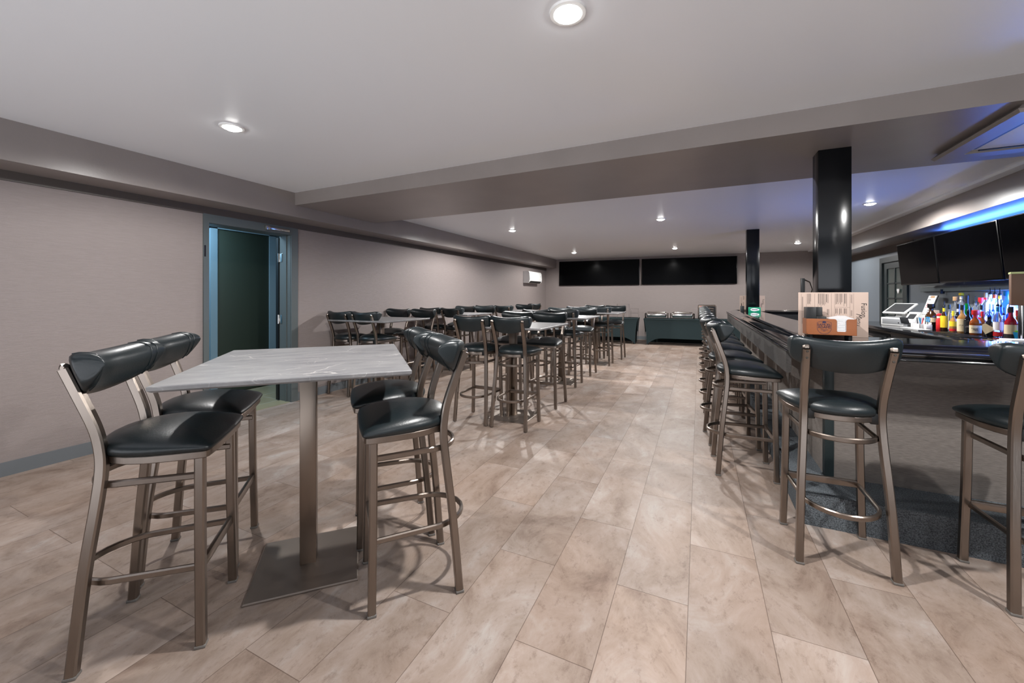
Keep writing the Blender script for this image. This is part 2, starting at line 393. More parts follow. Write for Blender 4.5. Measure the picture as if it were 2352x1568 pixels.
for z0, z1, s in ((-.045, -.02, 1), ):
    pass
def ringsq(s, z): return [(-s,-s,z),(s,-s,z),(s,s,z),(-s,s,z)]
f.loft([ringsq(.44,0), ringsq(.47,-.03), ringsq(.455,-.05), ringsq(.34,-.05), ringsq(.33,-.03)], cap=False)
f.build('flange', M['paint'], o, smooth=20)
MB().loft([ringsq(.335,-.028), ringsq(.30,-.036)]).build('grille_panel', M['ceiling'], o, smooth=20)
s = MB()
for k in range(4):
    m_ = Matrix.Rotation(PI/2*k, 4, 'Z'); q = MB().box(-.27, .27, -.329, -.308, -.040, -.033)
    s.add([tuple(m_ @ Vector(p)) for p in q.v], q.f)
s.build('air_slot', M['blackplastic'], o)
# ceiling lights ------------------------------------------------
LX = (-3.15, -.54, 2.07)
LIGHTS = [(-3.1, 1.77, 'recessed round ceiling light above the left end of the near marble table'), (-.52, 1.68, 'largest recessed ceiling light, top centre above the aisle'),
          (2.07, 1.5, 'recessed ceiling light above the front stools of the bar'),
          (-3.19, 6.8, 'ceiling light above the wall side tables just behind the beam'), (-.56, 6.81, 'ceiling light over the middle aisle just behind the beam'),
          (2.07, 6.86, 'ceiling light over the bartender side, right of the thick black column'),
          (-3.22, 11.0, 'far left ceiling light near the wall air conditioner'), (-.57, 11.1, 'far ceiling light in front of the wide wall screens'),
          (2.07, 11.2, 'far right ceiling light beside the thick black column')]
BEHIND_FILL = [(2.07, -1.1, 60)]      # extra unseen lamp behind the viewpoint, added as fill light
base = thing('ceiling_light', LIGHTS[0][2], 'ceiling light', (LIGHTS[0][0], LIGHTS[0][1], ZC), 0, 'recessed ceiling lights')
r = MB()
n = 28
prof = [(.058,-.004),(.062,-.010),(.078,-.008),(.082,0)]
r.loft([[(a*math.cos(2*PI*i/n), a*math.sin(2*PI*i/n), z) for i in range(n)] for a, z in prof], cap=False)
r.build('trim_ring', M['white'], base)
MB().lathe([(.061,-.002),(.055,-.010),(.035,-.022),(.004,-.026)], n=28).build('lens', M['lamp'], base)
for x, y, l in LIGHTS[1:]: dup(base, (x, y, ZC), 0, l)
dup(base, (2.07, -1.1, ZC), 0, 'unseen ceiling light added as fill behind the camera on the bar side')
POWER = [112, 218, 210] + [245]*3 + [165]*3
for x, y, pw in [(a[0], a[1], p_) for a, p_ in zip(LIGHTS, POWER)] + BEHIND_FILL:
    ld = bpy.data.lights.new('downlight', 'SPOT'); ld.energy = pw; ld.color = (1,.985,.965)
    ld.spot_size = math.radians(172); ld.spot_blend = .34; ld.shadow_soft_size = .035
    lo = bpy.data.objects.new('downlight', ld); COL.objects.link(lo); lo.location = (x, y, ZC-.045)
# cool light in the corridor
ld = bpy.data.lights.new('corridor_light', 'AREA'); ld.energy = 34; ld.color = (.58,.82,1); ld.size = .5
lo = bpy.data.objects.new('corridor_light', ld); COL.objects.link(lo); lo.location = (-5.5, 2.6, 2.55)
# wall air conditioner ------------------------------------------
o = thing('wall_air_conditioner', 'white split air conditioner on the left wall near the far corner', 'air conditioner', (XL, 10.9, 1.76))
pf = [(0,0),(.16,0),(.20,.04),(.215,.12),(.20,.30),(.17,.345),(0,.355)]
b_ = MB(); b_.loft([[(x, y, z) for x, z in pf] for y in (0, 1.0)]); b_.build('body', M['white'], o, smooth=30)
MB().prism_m([(.165,-.002),(.203,.038),(.207,.060),(.170,.004)], .06, .94, Matrix(((1,0,0,0),(0,0,1,0),(0,1,0,0),(0,0,0,1)))).build('outlet_louvre', M['blackplastic'], o)
MB().box(.2155, .2175, .86, .90, .20, .215).build('display', M['grey'], o)
# wide screens on the back wall ---------------------------------
ang = math.atan(.061)
def back_screen(x0, x1, z0, z1, label):
    xc = (x0+x1)/2
    o = thing('wall_screen', label, 'screen', (xc, yb(xc), (z0+z1)/2), ang, 'wide black screens on the back wall')
    w_, h_ = (x1-x0)/2/math.cos(ang), (z1-z0)/2
    MB().bbox(-w_, w_, -.07, 0, -h_, h_, .006).build('housing', M['bezel'], o)
    MB().box(-w_+.018, w_-.018, -.0725, -.0695, -h_+.02, h_-.02).build('screen_glass', M['screen'], o)
back_screen(-4.27, -1.695, 1.715, 2.52, 'wide black screen on the back wall, left one of the two')
back_screen(-1.63, .985, 1.72, 2.52, 'wide black screen on the back wall, right one of the two')
# columns -------------------------------------------------------
ZBAR = 1.075
struct('column', MB().bbox(.805, 1.003, 3.668, 3.83, ZBAR, 2.45, .004), M['column'])
struct('column.001', MB().bbox(.80, 1.005, 8.58, 8.76, ZBAR, ZC, .004), M['column'])
# dark bracket on the back wall
o = thing('wall_bracket', 'narrow dark fixture with a looped cord on the back wall beside the black column', 'bracket', (2.58, yb(2.58), 1.35), ang)
MB().bbox(-.06, .03, -.05, 0, 0, .5, .008).build('plate', M['darkgrey'], o)
MB().tube([(.03,-.03,.46),(.14,-.04,.40),(.20,-.04,.2),(.15,-.04,.02)], .012).build('cord', M['bolt'], o)
# ------------------------------------------------------------------ bar stools
def lerp(a, b, t): return a + (b-a)*t
def seat_outline():
    """closed outline: front at +y, rounded tail at -y"""
    R = [(0,.237),(.06,.2365),(.12,.235),(.175,.231),(.200,.228),(.212,.221),(.217,.206),(.218,.17),(.218,.10),(.212,.02),(.193,-.05),(.166,-.10),(.128,-.14),(.085,-.165),(.04,-.178),(0,-.181)]
    return R + [(-x, y) for x, y in R[-2:0:-1]]
def seat_mb():
    out = seat_outline(); mb = MB(); rings = []
    cy = .03
    for s, z in ((.94,.764),(.985,.767),(1.006,.775),(1.010,.786),(1.0,.797),(.965,.808),(.90,.819),(.80,.829),(.66,.837),(.5,.842),(.34,.845),(.18,.8465),(.06,.847),(.003,.847)):
        rg = []
        for x, y in out:
            yy = cy+(y-cy)*s
            k = 1 - .50*max(0, (yy-.0)/.237)**2 if z > .766 else 1
            rg.append((x*s, yy, .764 + (z-.764)*k))
        rings.append(rg)
    return mb.loft(rings)
def frame_mb():
    out = seat_outline(); mb = MB(); cy = .03; rings = []
    for s, z in ((.955,.736),(.965,.739),(.965,.761),(.955,.7645)):
        rings.append([(x*s, cy+(y-cy)*s, z) for x, y in out])
    mb.loft(rings)
    return mb
def bracket_mb(s): return MB().bbox(s*.128-.016, s*.128+.016, -.138, -.075, .728, .782, .004)
def piping_mb(bk, x):
    """welt that follows the pad section at x round the front"""
    vs = [v.co for v in bk.data.vertices]; n = 18; m = len(vs)//n
    j = min(range(m), key=lambda q: abs(vs[q*n].x-x)); rg = vs[j*n:(j+1)*n]
    return MB().tube([tuple(rg[k]) for k in range(1, 12)], .0032, 6)
def smooth_path(pts, k=5):
    P = [Vector(p) for p in pts]; out = []
    for i in range(len(P)-1):
        p0, p1, p2, p3 = P[max(i-1,0)], P[i], P[i+1], P[min(i+2,len(P)-1)]
        for j in range(k):
            t = j/k
            out.append(.5*((2*p1)+(p2-p0)*t+(2*p0-5*p1+4*p2-p3)*t*t+(3*p1-p0-3*p2+p3)*t**3))
    out.append(P[-1]); return out
def rear_leg(s):
    pts = smooth_path([(s*.193,-.190,.008),(s*.180,-.162,.35),(s*.165,-.134,.60),(s*.159,-.124,.72),(s*.158,-.128,.80),(s*.160,-.144,.88),(s*.165,-.186,1.0),(s*.170,-.222,1.10)], 4)
    mb = MB().sweep(pts, .034, .034, up=(0,-1,0), ch=.16)
    e = pts[-1]; t = (pts[-1]-pts[-2]).normalized()
    cap = [(e + t*a + Vector((0,b,0))) for a, b in ((0,0),(.007,.003),(.012,.008))]
    mb.sweep([tuple(p) for p in cap], .032, .026, up=(0,-1,0), ch=.3)
    return mb
def front_leg(s):
    return MB().sweep([(s*.187,.192,.008),(s*.177,.186,.40),(s*.172,.184,.74)], .034, .034, up=(0,1,0), ch=.16)
def glide(x, y): return MB().bbox(x-.019, x+.019, y-.019, y+.019, 0, .012, .003)
def ring(z, w, yb_, fx, mid):
    pts = [(fx,.188,z)] + [(lerp(fx, w, t), lerp(.188,-.10,t), z) for t in (.4,.8)]
    for i in range(13):
        a = PI*i/12
        pts.append((w*math.cos(a), -.10 - (mid)*math.sin(a)**1.2, z))
    pts += [(-lerp(fx, w, t), lerp(.188,-.10,t), z) for t in (.8,.4)] + [(-fx,.188,z)]
    return MB().sweep(pts, .016, .026, ch=.3)
def back_mb():
    mb = MB(); rings = []
    W = .224
    xs = sorted(set([round(-W + 2*W*i/44, 4) for i in range(45)] + [s_*v for s_ in (-1, 1) for v in (.2235, .222, .219, .214)]))
    # side section of the pad: (forward, up), flat behind, fat and round at the top, tapering down
    S = [(.002,.0),(.018,.02),(.036,.12),(.054,.27),(.070,.43),(.083,.59),(.090,.73),(.089,.85),(.078,.94),(.058,.99),(.036,1.0),(.016,.975),(.004,.91),(-.002,.80),(-.005,.62),(-.005,.42),(-.004,.22),(-.002,.06)]
    for x in xs:
        ax = abs(x)
        e = 1 if ax < .165 else max(0, 1-((ax-.165)/(W-.1648))**3.4)**(1/3.4)
        zt = 1.142 + .018*(ax/.2)**2 - (1-e)*.045
        zb = .982 + .042*(ax/.2)**2.2 + (1-e)*.042
        yr = -.241 + 1.75*x*x
        th = .80 + .20*min(1, e*1.4)
        rg = []
        for f, q in S:
            z = zb + (zt-zb)*q
            rg.append((x, yr + f*th + (1-th)*.04 - .335*(z-1.07), z))
        rings.append(rg)
    return mb.loft(rings)
def make_stool(full, label, group):
    t = thing('bar_stool', label, 'bar stool', group=group)
    seat_mb().build('seat', M['vinyl'], t, smooth=60)
    fr = frame_mb().build('seat_frame', M['metal'], t, smooth=30)
    for s in (-1, 1): bracket_mb(s).build('bracket', M['blackplastic'], fr)
    bk = back_mb().build('backrest', M['vinyl'], t, smooth=60)
    if full:
        for x in (-.1935, -.1731, .1731, .1935): piping_mb(bk, x).build('piping', M['vinyl'], bk, smooth=60)
    for s in (-1, 1):
        l = rear_leg(s).build('leg', M['metal'], t, smooth=30)
        if full:
            glide(s*.193, -.190).build('foot_glide', M['glide'], l)
            for z, y in ((1.085,-.2355),(1.052,-.2235)):
                m_ = Matrix.Translation((s*(.169 if z > 1.07 else .168), y, z)) @ Matrix.Rotation(PI/2-.27, 4, 'X')
                q = MB().cyl((0,0), .0055, -.002, .0025, 10)
                q.v = [tuple(m_ @ Vector(p)) for p in q.v]; q.build('screw', M['bolt'], l)
        l = front_leg(s).build('leg', M['metal'], t, smooth=30)
        if full: glide(s*.187, .192).build('foot_glide', M['glide'], l)
    ring(.655, .146, 0, .160, .105).build('stretcher_ring', M['metal'], t, smooth=30)
    ring(.300, .156, 0, .168, .150).build('footrest_ring', M['metal'], t, smooth=30)
    MB().bbox(-.168, .168, .178, .196, .283, .322, .004).build('footrest_bar', M['metal'], t)
    return t

GT, GB = 'bar stools around the marble tables', 'bar stools along the bar'
near = make_stool(True, 'black vinyl bar stool nearest the lower left corner, at the near marble table', GT)
near.location = (-2.023, .888, 0); near.rotation_euler[2] = math.radians(-45.6)
dup(near, (-2.377, 1.211, 0), math.radians(-45.2), 'black vinyl bar stool between the near marble table and the left wall', GT)
dup(near, (-1.273, 1.547, 0), math.radians(138.3), 'black vinyl bar stool on the aisle side of the near marble table, front one', GT)
dup(near, (-1.655, 1.855, 0), math.radians(137.2), 'black vinyl bar stool on the aisle side of the near marble table, rear one', GT)
dup(near, (.648, 2.664, 0), math.radians(2.2), 'bar stool at the front of the bar before the orange napkin caddy, seen from behind', GB)
dup(near, (1.412, 2.645, 0), 0, 'bar stool at the front of the bar cut off by the right frame edge', GB)
far = make_stool(False, 'left near stool at the first aisle table behind the near table, seen from behind', GT)
far.location = (-2.212, 3.842, 0)
P = math.pi
def tb(t): return t
STOOLS = [
 (-1.760, 3.842, 0, 'right near stool at the first aisle table, seen from behind beside the aisle'),
 (-1.748, 4.745, P, 'right far stool at the first aisle table, facing the camera across the table'),
 (-2.205, 4.745, P, 'left far stool at the first aisle table, mostly hidden behind the near backrests'),
 (-1.855, 5.935, 0, 'right near stool at the middle aisle table, seen from behind beside the aisle'),
 (-2.310, 5.935, 0, 'left near stool at the middle aisle table, only its backrest top showing'),
 (-1.855, 6.855, P, 'right far stool at the middle aisle table, its backrest rising over the table'),
 (-2.310, 6.855, P, 'left far stool at the middle aisle table, half hidden behind other backrests'),
 (-1.775, 7.990, 0, 'right near stool at the farthest aisle table, seen from behind'),
 (-2.230, 7.990, 0, 'left near stool at the farthest aisle table, hidden except for its backrest end'),
 (-1.685, 8.880, P, 'right far stool at the farthest aisle table, in front of the dark buffet cloth'),
 (-2.150, 8.880, P, 'left far stool at the farthest aisle table, backrest just showing over the others'),
 (-4.478, 4.115, 0, 'bar stool against the left wall right of the doorway, at the first wall side table'),
 (-4.030, 4.130, 0, 'near stool at the first wall side table, second from the doorway'),
 (-4.500, 5.020, P, 'far stool at the first wall side table, next to the wall and facing the camera'),
 (-3.990, 5.020, P, 'far stool at the first wall side table on its aisle side, facing the camera'),
 (-4.440, 6.090, 0, 'near stool at the middle wall side table, next to the wall and mostly hidden'),
 (-3.970, 6.090, 0, 'near stool at the middle wall side table on its aisle side, seen from behind'),
 (-4.470, 7.060, P, 'far stool at the middle wall side table, next to the wall with a shiny backrest'),
 (-3.990, 7.060, P, 'far stool at the middle wall side table on its aisle side, with a shiny backrest'),
 (-4.410, 8.060, 0, 'near stool at the farthest wall side table, next to the wall'),
 (-3.930, 8.060, 0, 'near stool at the farthest wall side table on its aisle side'),
 (-4.020, 9.150, P, 'far stool at the farthest wall side table, below the air conditioner'),
 (-4.300, 10.40, math.radians(70), 'stool turned sideways in the far left corner below the air conditioner'),
]
for x, y, r_, l in STOOLS: dup(far, (x, y, 0), r_, l, GT)
ROW = [(.308, 3.615, -86.8), (.262, 4.275, -83.5), (.255, 4.935, -88), (.25, 5.59, -90), (.25, 6.245, -89), (.25, 6.90, -91), (.25, 7.555, -90), (.25, 8.21, -88), (.25, 8.865, -90)]
ORD = ['first', 'second', 'third', 'fourth', 'fifth', 'sixth', 'seventh', 'eighth', 'last and farthest']
for i, (x, y, a) in enumerate(ROW):
    dup(near if i < 2 else far, (x, y, 0), math.radians(a), '%s bar stool of the row tucked along the left side of the bar' % ORD[i], GB)

# ------------------------------------------------------------------ marble tables
def make_table(label):
    t = thing('high_top_table', label, 'table', group='marble high top tables')
    a, b = .458, .512           # half sizes across / along
    tp = MB()
    def rr(s, z, e): return [(x*(a-e)+0, y*(b-e), z) for x, y in ((-1,-1),(1,-1),(1,1),(-1,1))]
    tp.loft([rr(1,1.016,.012), rr(1,1.024,.001), rr(1,1.037,0), rr(1,1.04,.003)])
    tp.build('table_top', M['marble'], t, smooth=20)
    MB().bbox(-.0375, .0375, -.0375, .0375, .011, 1.004, .003).bbox(-.2, .2, -.2, .2, 1.004, 1.016, .002).build('post', M['steel'], t)
    MB().loft([[(x*s, y*s, z) for x, y in ((-1,-1),(1,-1),(1,1),(-1,1))] for s, z in ((.2375,0),(.2375,.006),(.232,.010),(.05,.0125))]).build('base_plate', M['plate'], t, smooth=12)
    return t
tab = make_table('near grey marble high top table set diagonally in front of the doorway')
tab.location = (-1.812, 1.405, 0); tab.rotation_euler[2] = math.radians(45.8)
for x, y, l in [(-1.92, 4.115, 'first grey marble table of the aisle row, behind the near table'),
                (-1.995, 6.11, 'middle grey marble table of the aisle row'),
                (-1.885, 8.02, 'farthest grey marble table of the aisle row, before the buffet'),
                (-4.09, 4.32, 'first grey marble table along the left wall, right of the doorway'),
                (-4.13, 6.34, 'middle grey marble table along the left wall'),
                (-4.08, 8.33, 'farthest grey marble table along the left wall')]:
    dup(tab, (x, y, 0), PI/2, l)
# ------------------------------------------------------------------ the bar counter
Z3 = Vector((0,0,1))
def face(pos, n):
    n = Vector(n).normalized(); r = Z3.cross(n).normalized(); u = n.cross(r)
    return Matrix(((r.x,u.x,n.x,pos[0]),(r.y,u.y,n.y,pos[1]),(r.z,u.z,n.z,pos[2]),(0,0,0,1)))
bar = thing('bar_counter', 'long black topped bar with grey streaked panels and a carpeted foot step', 'bar counter', (.75, 3.2, 0))
def bpart(mb, name, m, parent=bar, smooth=30):
    o = mb.build(name, m, parent, smooth=smooth); o.matrix_parent_inverse = Matrix.Translation((-.75,-3.2,0)); return o
NX, NY, BE, FE = .507, 2.885, 9.37, 2.75       # nose: left X, front Y, far end, right end
# path of the outer nose line with a rounded front corner
def outline(off):
    x, y, r = NX+off, NY+off, max(.02, .16-off)
    pts = [(FE, y)]
    for i in range(9):
        a = -PI/2 - PI/2*i/8
        pts.append((x+r+r*math.cos(a), y+r+r*math.sin(a)))
    pts += [(x, 5.), (x, 7.), (x, BE-off)]
    pts += [(2.1, BE-off)]
    return pts
# bar top: front leg, left leg, far return as one slab
top = MB()
def slab(z0, z1, off, xi, yi, yb_):
    o = outline(off); n = len(o)
    inner = [(FE, yi), (xi, yi)] + [(xi, yi)]*7 + [(xi, yi), (xi, 5.), (xi, 7.), (xi, yb_), (2.1, yb_)]
    inner = inner[:n]
    vs = [(x,y,z0) for x,y in o] + [(x,y,z0) for x,y in inner] + [(x,y,z1) for x,y in o] + [(x,y,z1) for x,y in inner]
    fs = []
    for i in range(n-1):
        fs += [(i,i+1,n+i+1,n+i), (2*n+i,2*n+i+1,3*n+i+1,3*n+i), (i,i+1,2*n+i+1,2*n+i), (n+i,n+i+1,3*n+i+1,3*n+i)]
    fs += [(0,n,3*n,2*n), (n-1,2*n-1,4*n-1,3*n-1)]
    return vs, fs
vs, fs = slab(1.035, ZBAR, .12, 1.047, 3.58, 8.8)
top.add(vs, fs); bpart(top, 'bar_top', M['blackgloss'])
# moulded arm rail: section (inward offset, z) swept along the outline
sec = [(.20,1.06),(.175,1.072),(.165,1.082),(.150,1.086),(.135,1.084),(.11,1.070),(.07,1.055),(.035,1.052),(.012,1.050),(.001,1.043),(0,1.034),(.006,1.026),(.012,1.022),(.006,1.017),(.004,1.009),(.010,1.002),(.03,1.0),(.20,1.0)]
rail = MB(); rings = []
npt = len(outline(0))
for i in range(npt):
    rings.append([(*outline(a)[i], z) for a, z in sec])
rail.loft(rings); bpart(rail, 'arm_rail', M['blackgloss'], smooth=50)
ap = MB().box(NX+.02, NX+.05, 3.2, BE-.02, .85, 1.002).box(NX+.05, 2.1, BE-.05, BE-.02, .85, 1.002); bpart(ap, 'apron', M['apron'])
PX, PY = .745, 3.225
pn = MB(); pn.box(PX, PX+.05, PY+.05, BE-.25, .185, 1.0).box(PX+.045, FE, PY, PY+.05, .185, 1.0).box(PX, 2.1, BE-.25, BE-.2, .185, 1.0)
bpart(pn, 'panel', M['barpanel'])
bpart(MB().bbox(PX-.004, PX+.045, PY-.006, PY+.05, .185, 1.0, .003), 'corner_post', M['post'])
bpart(MB().box(PX+.05, 1.03, 3.55, 8.8, .1, 1.03).box(PX+.05, FE, PY+.05, 3.56, .1, 1.03).box(PX+.05, 2.1, 8.82, BE-.25, .1, 1.03), 'carcass', M['blackplastic'])
st = MB(); st.prism([(FE, 2.895), (.575, 2.895), (.555, 2.915), (.555, BE-.1), (2.1, BE-.1), (2.1, BE-.3), (PX+.06, BE-.3), (PX+.06, PY+.06), (FE, PY+.06)], 0, .188)
bpart(st, 'foot_step', M['carpet'])

# ------------------------------------------------------------------ things on the bar
def menu(x, y, w_, h_, rz, label):
    o = thing('menu_card', label, 'menu', (x, y, ZBAR), rz, 'menu cards on the bar')
    MB().bbox(-w_/2, w_/2, -.0015, .0015, 0, h_, .0012, seg=1).build('card', M['kraft'], o)
    ink = MB(); rnd = random.Random(5)
    yf = -.0019
    def ln(x0, x1, z0, z1): ink.box(x0*w_-w_/2, x1*w_-w_/2, yf, yf+.0003, z0*h_, z1*h_)
    for fx in (.045, .12, .245, .29, .485, .53, .745, .795): ln(fx, fx+.0022, .03, .97)
    for cx0, n, zt_, zb_ in ((.055,2,.9,.2),(.135,5,.97,.72),(.30,3,.97,.70),(.335,5,.97,.66),(.40,4,.96,.70),(.545,4,.97,.72),(.60,4,.97,.70),(.66,4,.97,.68),
                             (.135,3,.58,.35),(.425,3,.62,.48),(.545,3,.64,.52),(.60,3,.64,.5),(.66,4,.64,.48),(.145,3,.3,.1),(.33,5,.5,.1),(.55,5,.4,.1),(.65,4,.4,.12),(.76,2,.95,.72),(.76,2,.6,.42)):
        for k in range(n):
            xx = cx0 + k*.0125; l_ = rnd.uniform(.7, 1)
            ln(xx, xx+(.006 if k % 3 == n % 3 else .0035), zt_-(zt_-zb_)*l_, zt_)
    ln(.53, .745, .665, .668)
    ink.build('printed_lines', M['ink'], o)
    # title runs down the card
    R_ = Matrix(((0,1,0,0),(0,0,1,0),(1,0,0,0),(0,0,0,1)))
    def tx(s, fx, fz, size, sh=0, sx=1):
        Mx = face(((fx-.5)*w_, -.0021, fz*h_), (0,-1,0)) @ Matrix.Rotation(-PI/2, 4, 'Z')
        return text('title_lettering', s, size, Mx, M['ink'], o, sx=sx, shear=sh)
    tx('Fusion', .935, .605, .042, 0, .9); tx('Menu', .868, .40, .046, .35, .8)
    return o
menu(.847, 3.492, .398, .312, math.radians(1.5), 'pinkish menu card with fine print standing behind the orange napkin caddy')
menu(.918, 8.86, .415, .295, 0, 'pinkish menu card standing on the far bar behind the thin column and green carton')
# napkin caddy
cd = thing('napkin_caddy', 'orange tin napkin caddy with a dark crest on the bar front', 'caddy', (.803, 3.395, ZBAR), math.radians(-1.5))
W_, D_, HB, HT = .272, .125, .024, .132
fr = MB()
def arc(cx, cz, r, a0, a1, n=6): return [(cx+r*math.cos(lerp(a0,a1,i/n)), cz+r*math.sin(lerp(a0,a1,i/n))) for i in range(n+1)]
x0, x1 = -W_/2, W_/2
n0, n1 = x0+.615*W_+.0, x0+.80*W_
poly = [(x0+.012, HB), (x1-.006, HB), (x1, HB+.006), (x1, HT)] + arc(n1+.014, HT-.014, .014, PI/2, PI) + arc(n1-.006, HB+.03, .006, 0, -PI/2, 3) + arc(n0+.006, HB+.03, .006, -PI/2, -PI, 3) + arc(n0-.014, HT-.014, .014, 0, PI/2) + [(x0, HT), (x0, HB+.012)]
MXZ = Matrix(((1,0,0,0),(0,0,-1,0),(0,1,0,0),(0,0,0,1)))
fr.prism_m(poly, D_/2-.002, D_/2, MXZ)
fr.build('front_panel', M['orange'], cd, smooth=20)
MB().box(x0, x0+.002, -D_/2, D_/2, HB, HT).box(x1-.002, x1, -D_/2, D_/2, HB, HT).box(x0, x1, D_/2-.002, D_/2, HB, HT).box(x0, x1, -D_/2, D_/2, HB, HB+.002).build('tray', M['orange'], cd)
MB().box(x0+.42*W_, x0+.424*W_, -D_/2+.002, D_/2-.002, HB, HT-.008).build('divider', M['orange'], cd)
for a, b in ((-1,-1),(1,-1),(1,1),(-1,1)): MB().cyl((a*(W_/2-.03), b*(D_/2-.025)), .012, 0, HB, 12).build('foot', M['blackplastic'], cd)
# crest
cr = MB(); cx = x0+.365*W_; cz = HB+.053
def shield(s):
    pts = []
    for i in range(13):
        t = -1+2*i/12; pts.append((t*.039*s, .040*s - .010*s*t*t))
    pts += [(.040*s*math.cos(a)*(1), -.004*s+(-.044*s)*math.sin(a)**1.0) for a in [PI*(j/16) for j in range(1, 16)]]
    return pts
so, si = shield(1.0), shield(.955); nn = len(so); yy = -D_/2-.0004
cr.add([(cx+a, yy, cz+b) for a, b in so] + [(cx+a, yy, cz+b) for a, b in si], [(i,(i+1)%nn,nn+(i+1)%nn,nn+i) for i in range(nn)])
cr.add([(cx+a, yy, cz+b) for a, b in ((-.014,.026),(.014,.026),(.010,.030),(.008,.038),(-.008,.038),(-.010,.030))], [(0,1,2,3,4,5)])
cr.box(cx-.02, cx+.02, yy, yy+.0002, cz-.018, cz-.0165).box(cx-.018, cx+.018, yy, yy+.0002, cz-.022, cz-.0208).box(cx-.007, cx+.007, yy, yy+.0002, cz-.028, cz-.025)
cr.build('crest', M['navy'], cd, smooth=0)
for s_, dz, sz in (('SAMUEL', .0145, .021), ('ADAMS', -.002, .0215)):
    text('crest_lettering', s_, sz, face((cx, yy-.0006, cz+dz), (0,-1,0)), M['navy'], cd, sx=.98, ext=.0006)
# napkins and straw holder inside the caddy
np_ = thing('napkin_stack', 'stack of white paper napkins in the right side of the orange caddy', 'napkins', (.803+.045, 3.395-.004, ZBAR+HB+.0025), math.radians(-1.5))
q = MB()
for k in range(18): q.bbox(-.052+.002*math.sin(k*2.1), .083+.002*math.cos(k*1.3), -.054, .054, k*.006+.0004, k*.006+.0052, .0015, seg=1)
q.loft([[(-.05,-.05,.108),(.08,-.05,.108),(.08,.054,.108),(-.05,.054,.108)],[(.01,.0,.124),(.05,.0,.124),(.05,.03,.126),(.01,.03,.126)]])
q.build('folded_napkins', M['paper'], np_)
sh = thing('straw_holder', 'black plastic straw and stirrer holder standing in the orange caddy', 'holder', (.803-.077, 3.395, ZBAR+HB+.0025), math.radians(-1.5))
q = MB(); q.bbox(-.055, .0, -.05, .05, 0, .183, .003).bbox(.0, .047, .02, .05, 0, .183, .003).bbox(.0, .055, -.05, .022, 0, .122, .004)
q.build('holder_body', M['blackplastic'], sh)
# green carton + dark little caddy far along the bar
gc = thing('green_carton', 'green carton with a white pointed oval label on the far bar', 'carton', (.905, 8.38, ZBAR), math.radians(-8))
MB().bbox(-.095, .095, -.06, .06, 0, .085, .002).build('box', M['greencard'], gc)
lb = MB(); lb.add([(.078*math.cos(a) if math.cos(a) > 0 else .06*math.cos(a), -.0605, .043+.027*math.sin(a)*(1-.35*max(0,math.cos(a)))) for a in [2*PI*i/20 for i in range(20)]], [tuple(range(20))])
lb.build('oval_label', M['paper'], gc, smooth=0)
MB().box(-.045, .05, -.0613, -.0606, .036, .050).build('label_lettering', M['navy'], gc)
dk = thing('condiment_holder', 'small dark holder standing beside the thin column in front of the far menu card', 'holder', (.74, 8.72, ZBAR), 0)
MB().bbox(-.03, .03, -.04, .04, 0, .10, .004).build('body', M['darkgrey'], dk)
MB().tube([(-.01,0,.1),(-.012,.0,.15)], .006).build('stirrer', M['bolt'], dk)

# ------------------------------------------------------------------ back bar
CZ = .92
bc = thing('back_counter', 'black back bar counter top running along the right wall', 'counter', (2.8, 7, CZ))
def cpart(mb, name, m): 
    o = mb.build(name, m, bc); o.matrix_parent_inverse = Matrix.Translation((-2.8,-7,-CZ)); return o
cpart(MB().bbox(2.345, XR-.002, 4.0, 9.02, CZ-.045, CZ, .006), 'worktop', M['granite'])
cl = MB().box(2.345, 2.349, 4.0, 9.02, CZ-.075, CZ-.05); cpart(cl, 'edge_strip', M['steel'])
for k in range(3):
    y0 = 4.05+1.65*k
    fb = thing('bar_cooler', ['black under counter cooler nearest the camera behind the bar', 'black under counter cooler in the middle of the back bar', 'black under counter cooler at the far end of the back bar'][k], 'cooler', (2.4, y0, 0), 0, 'under counter coolers')
    MB().bbox(.03, .82, 0, 1.62, 0, CZ-.048, .005).build('cabinet', M['cooler'], fb)
    for j in range(2):
        dd = MB().bbox(0, .03, .02+.8*j, .80+.8*j, .12, CZ-.13, .004).build('door', M['cooler'], fb)
        MB().bbox(-.012, .0, .04+.8*j, .78+.8*j, CZ-.18, CZ-.165, .003).build('handle', M['chrome'], dd)
ri = thing('bottle_riser', 'stepped black display riser under the back rows of bottles', 'riser', (3.1, 6.1, CZ))
MB().bbox(-.085, .015, -.95, 1.4, 0, .09, .004).bbox(.015, .145, -.95, 1.4, 0, .19, .004).build('steps', M['blackgloss'], ri)
MB().box(-.0865, -.0852, -.3, .8, .070, .086).box(.0135, .0148, -.3, .8, .168, .186).build('led_strip', M['ledblue'], ri)
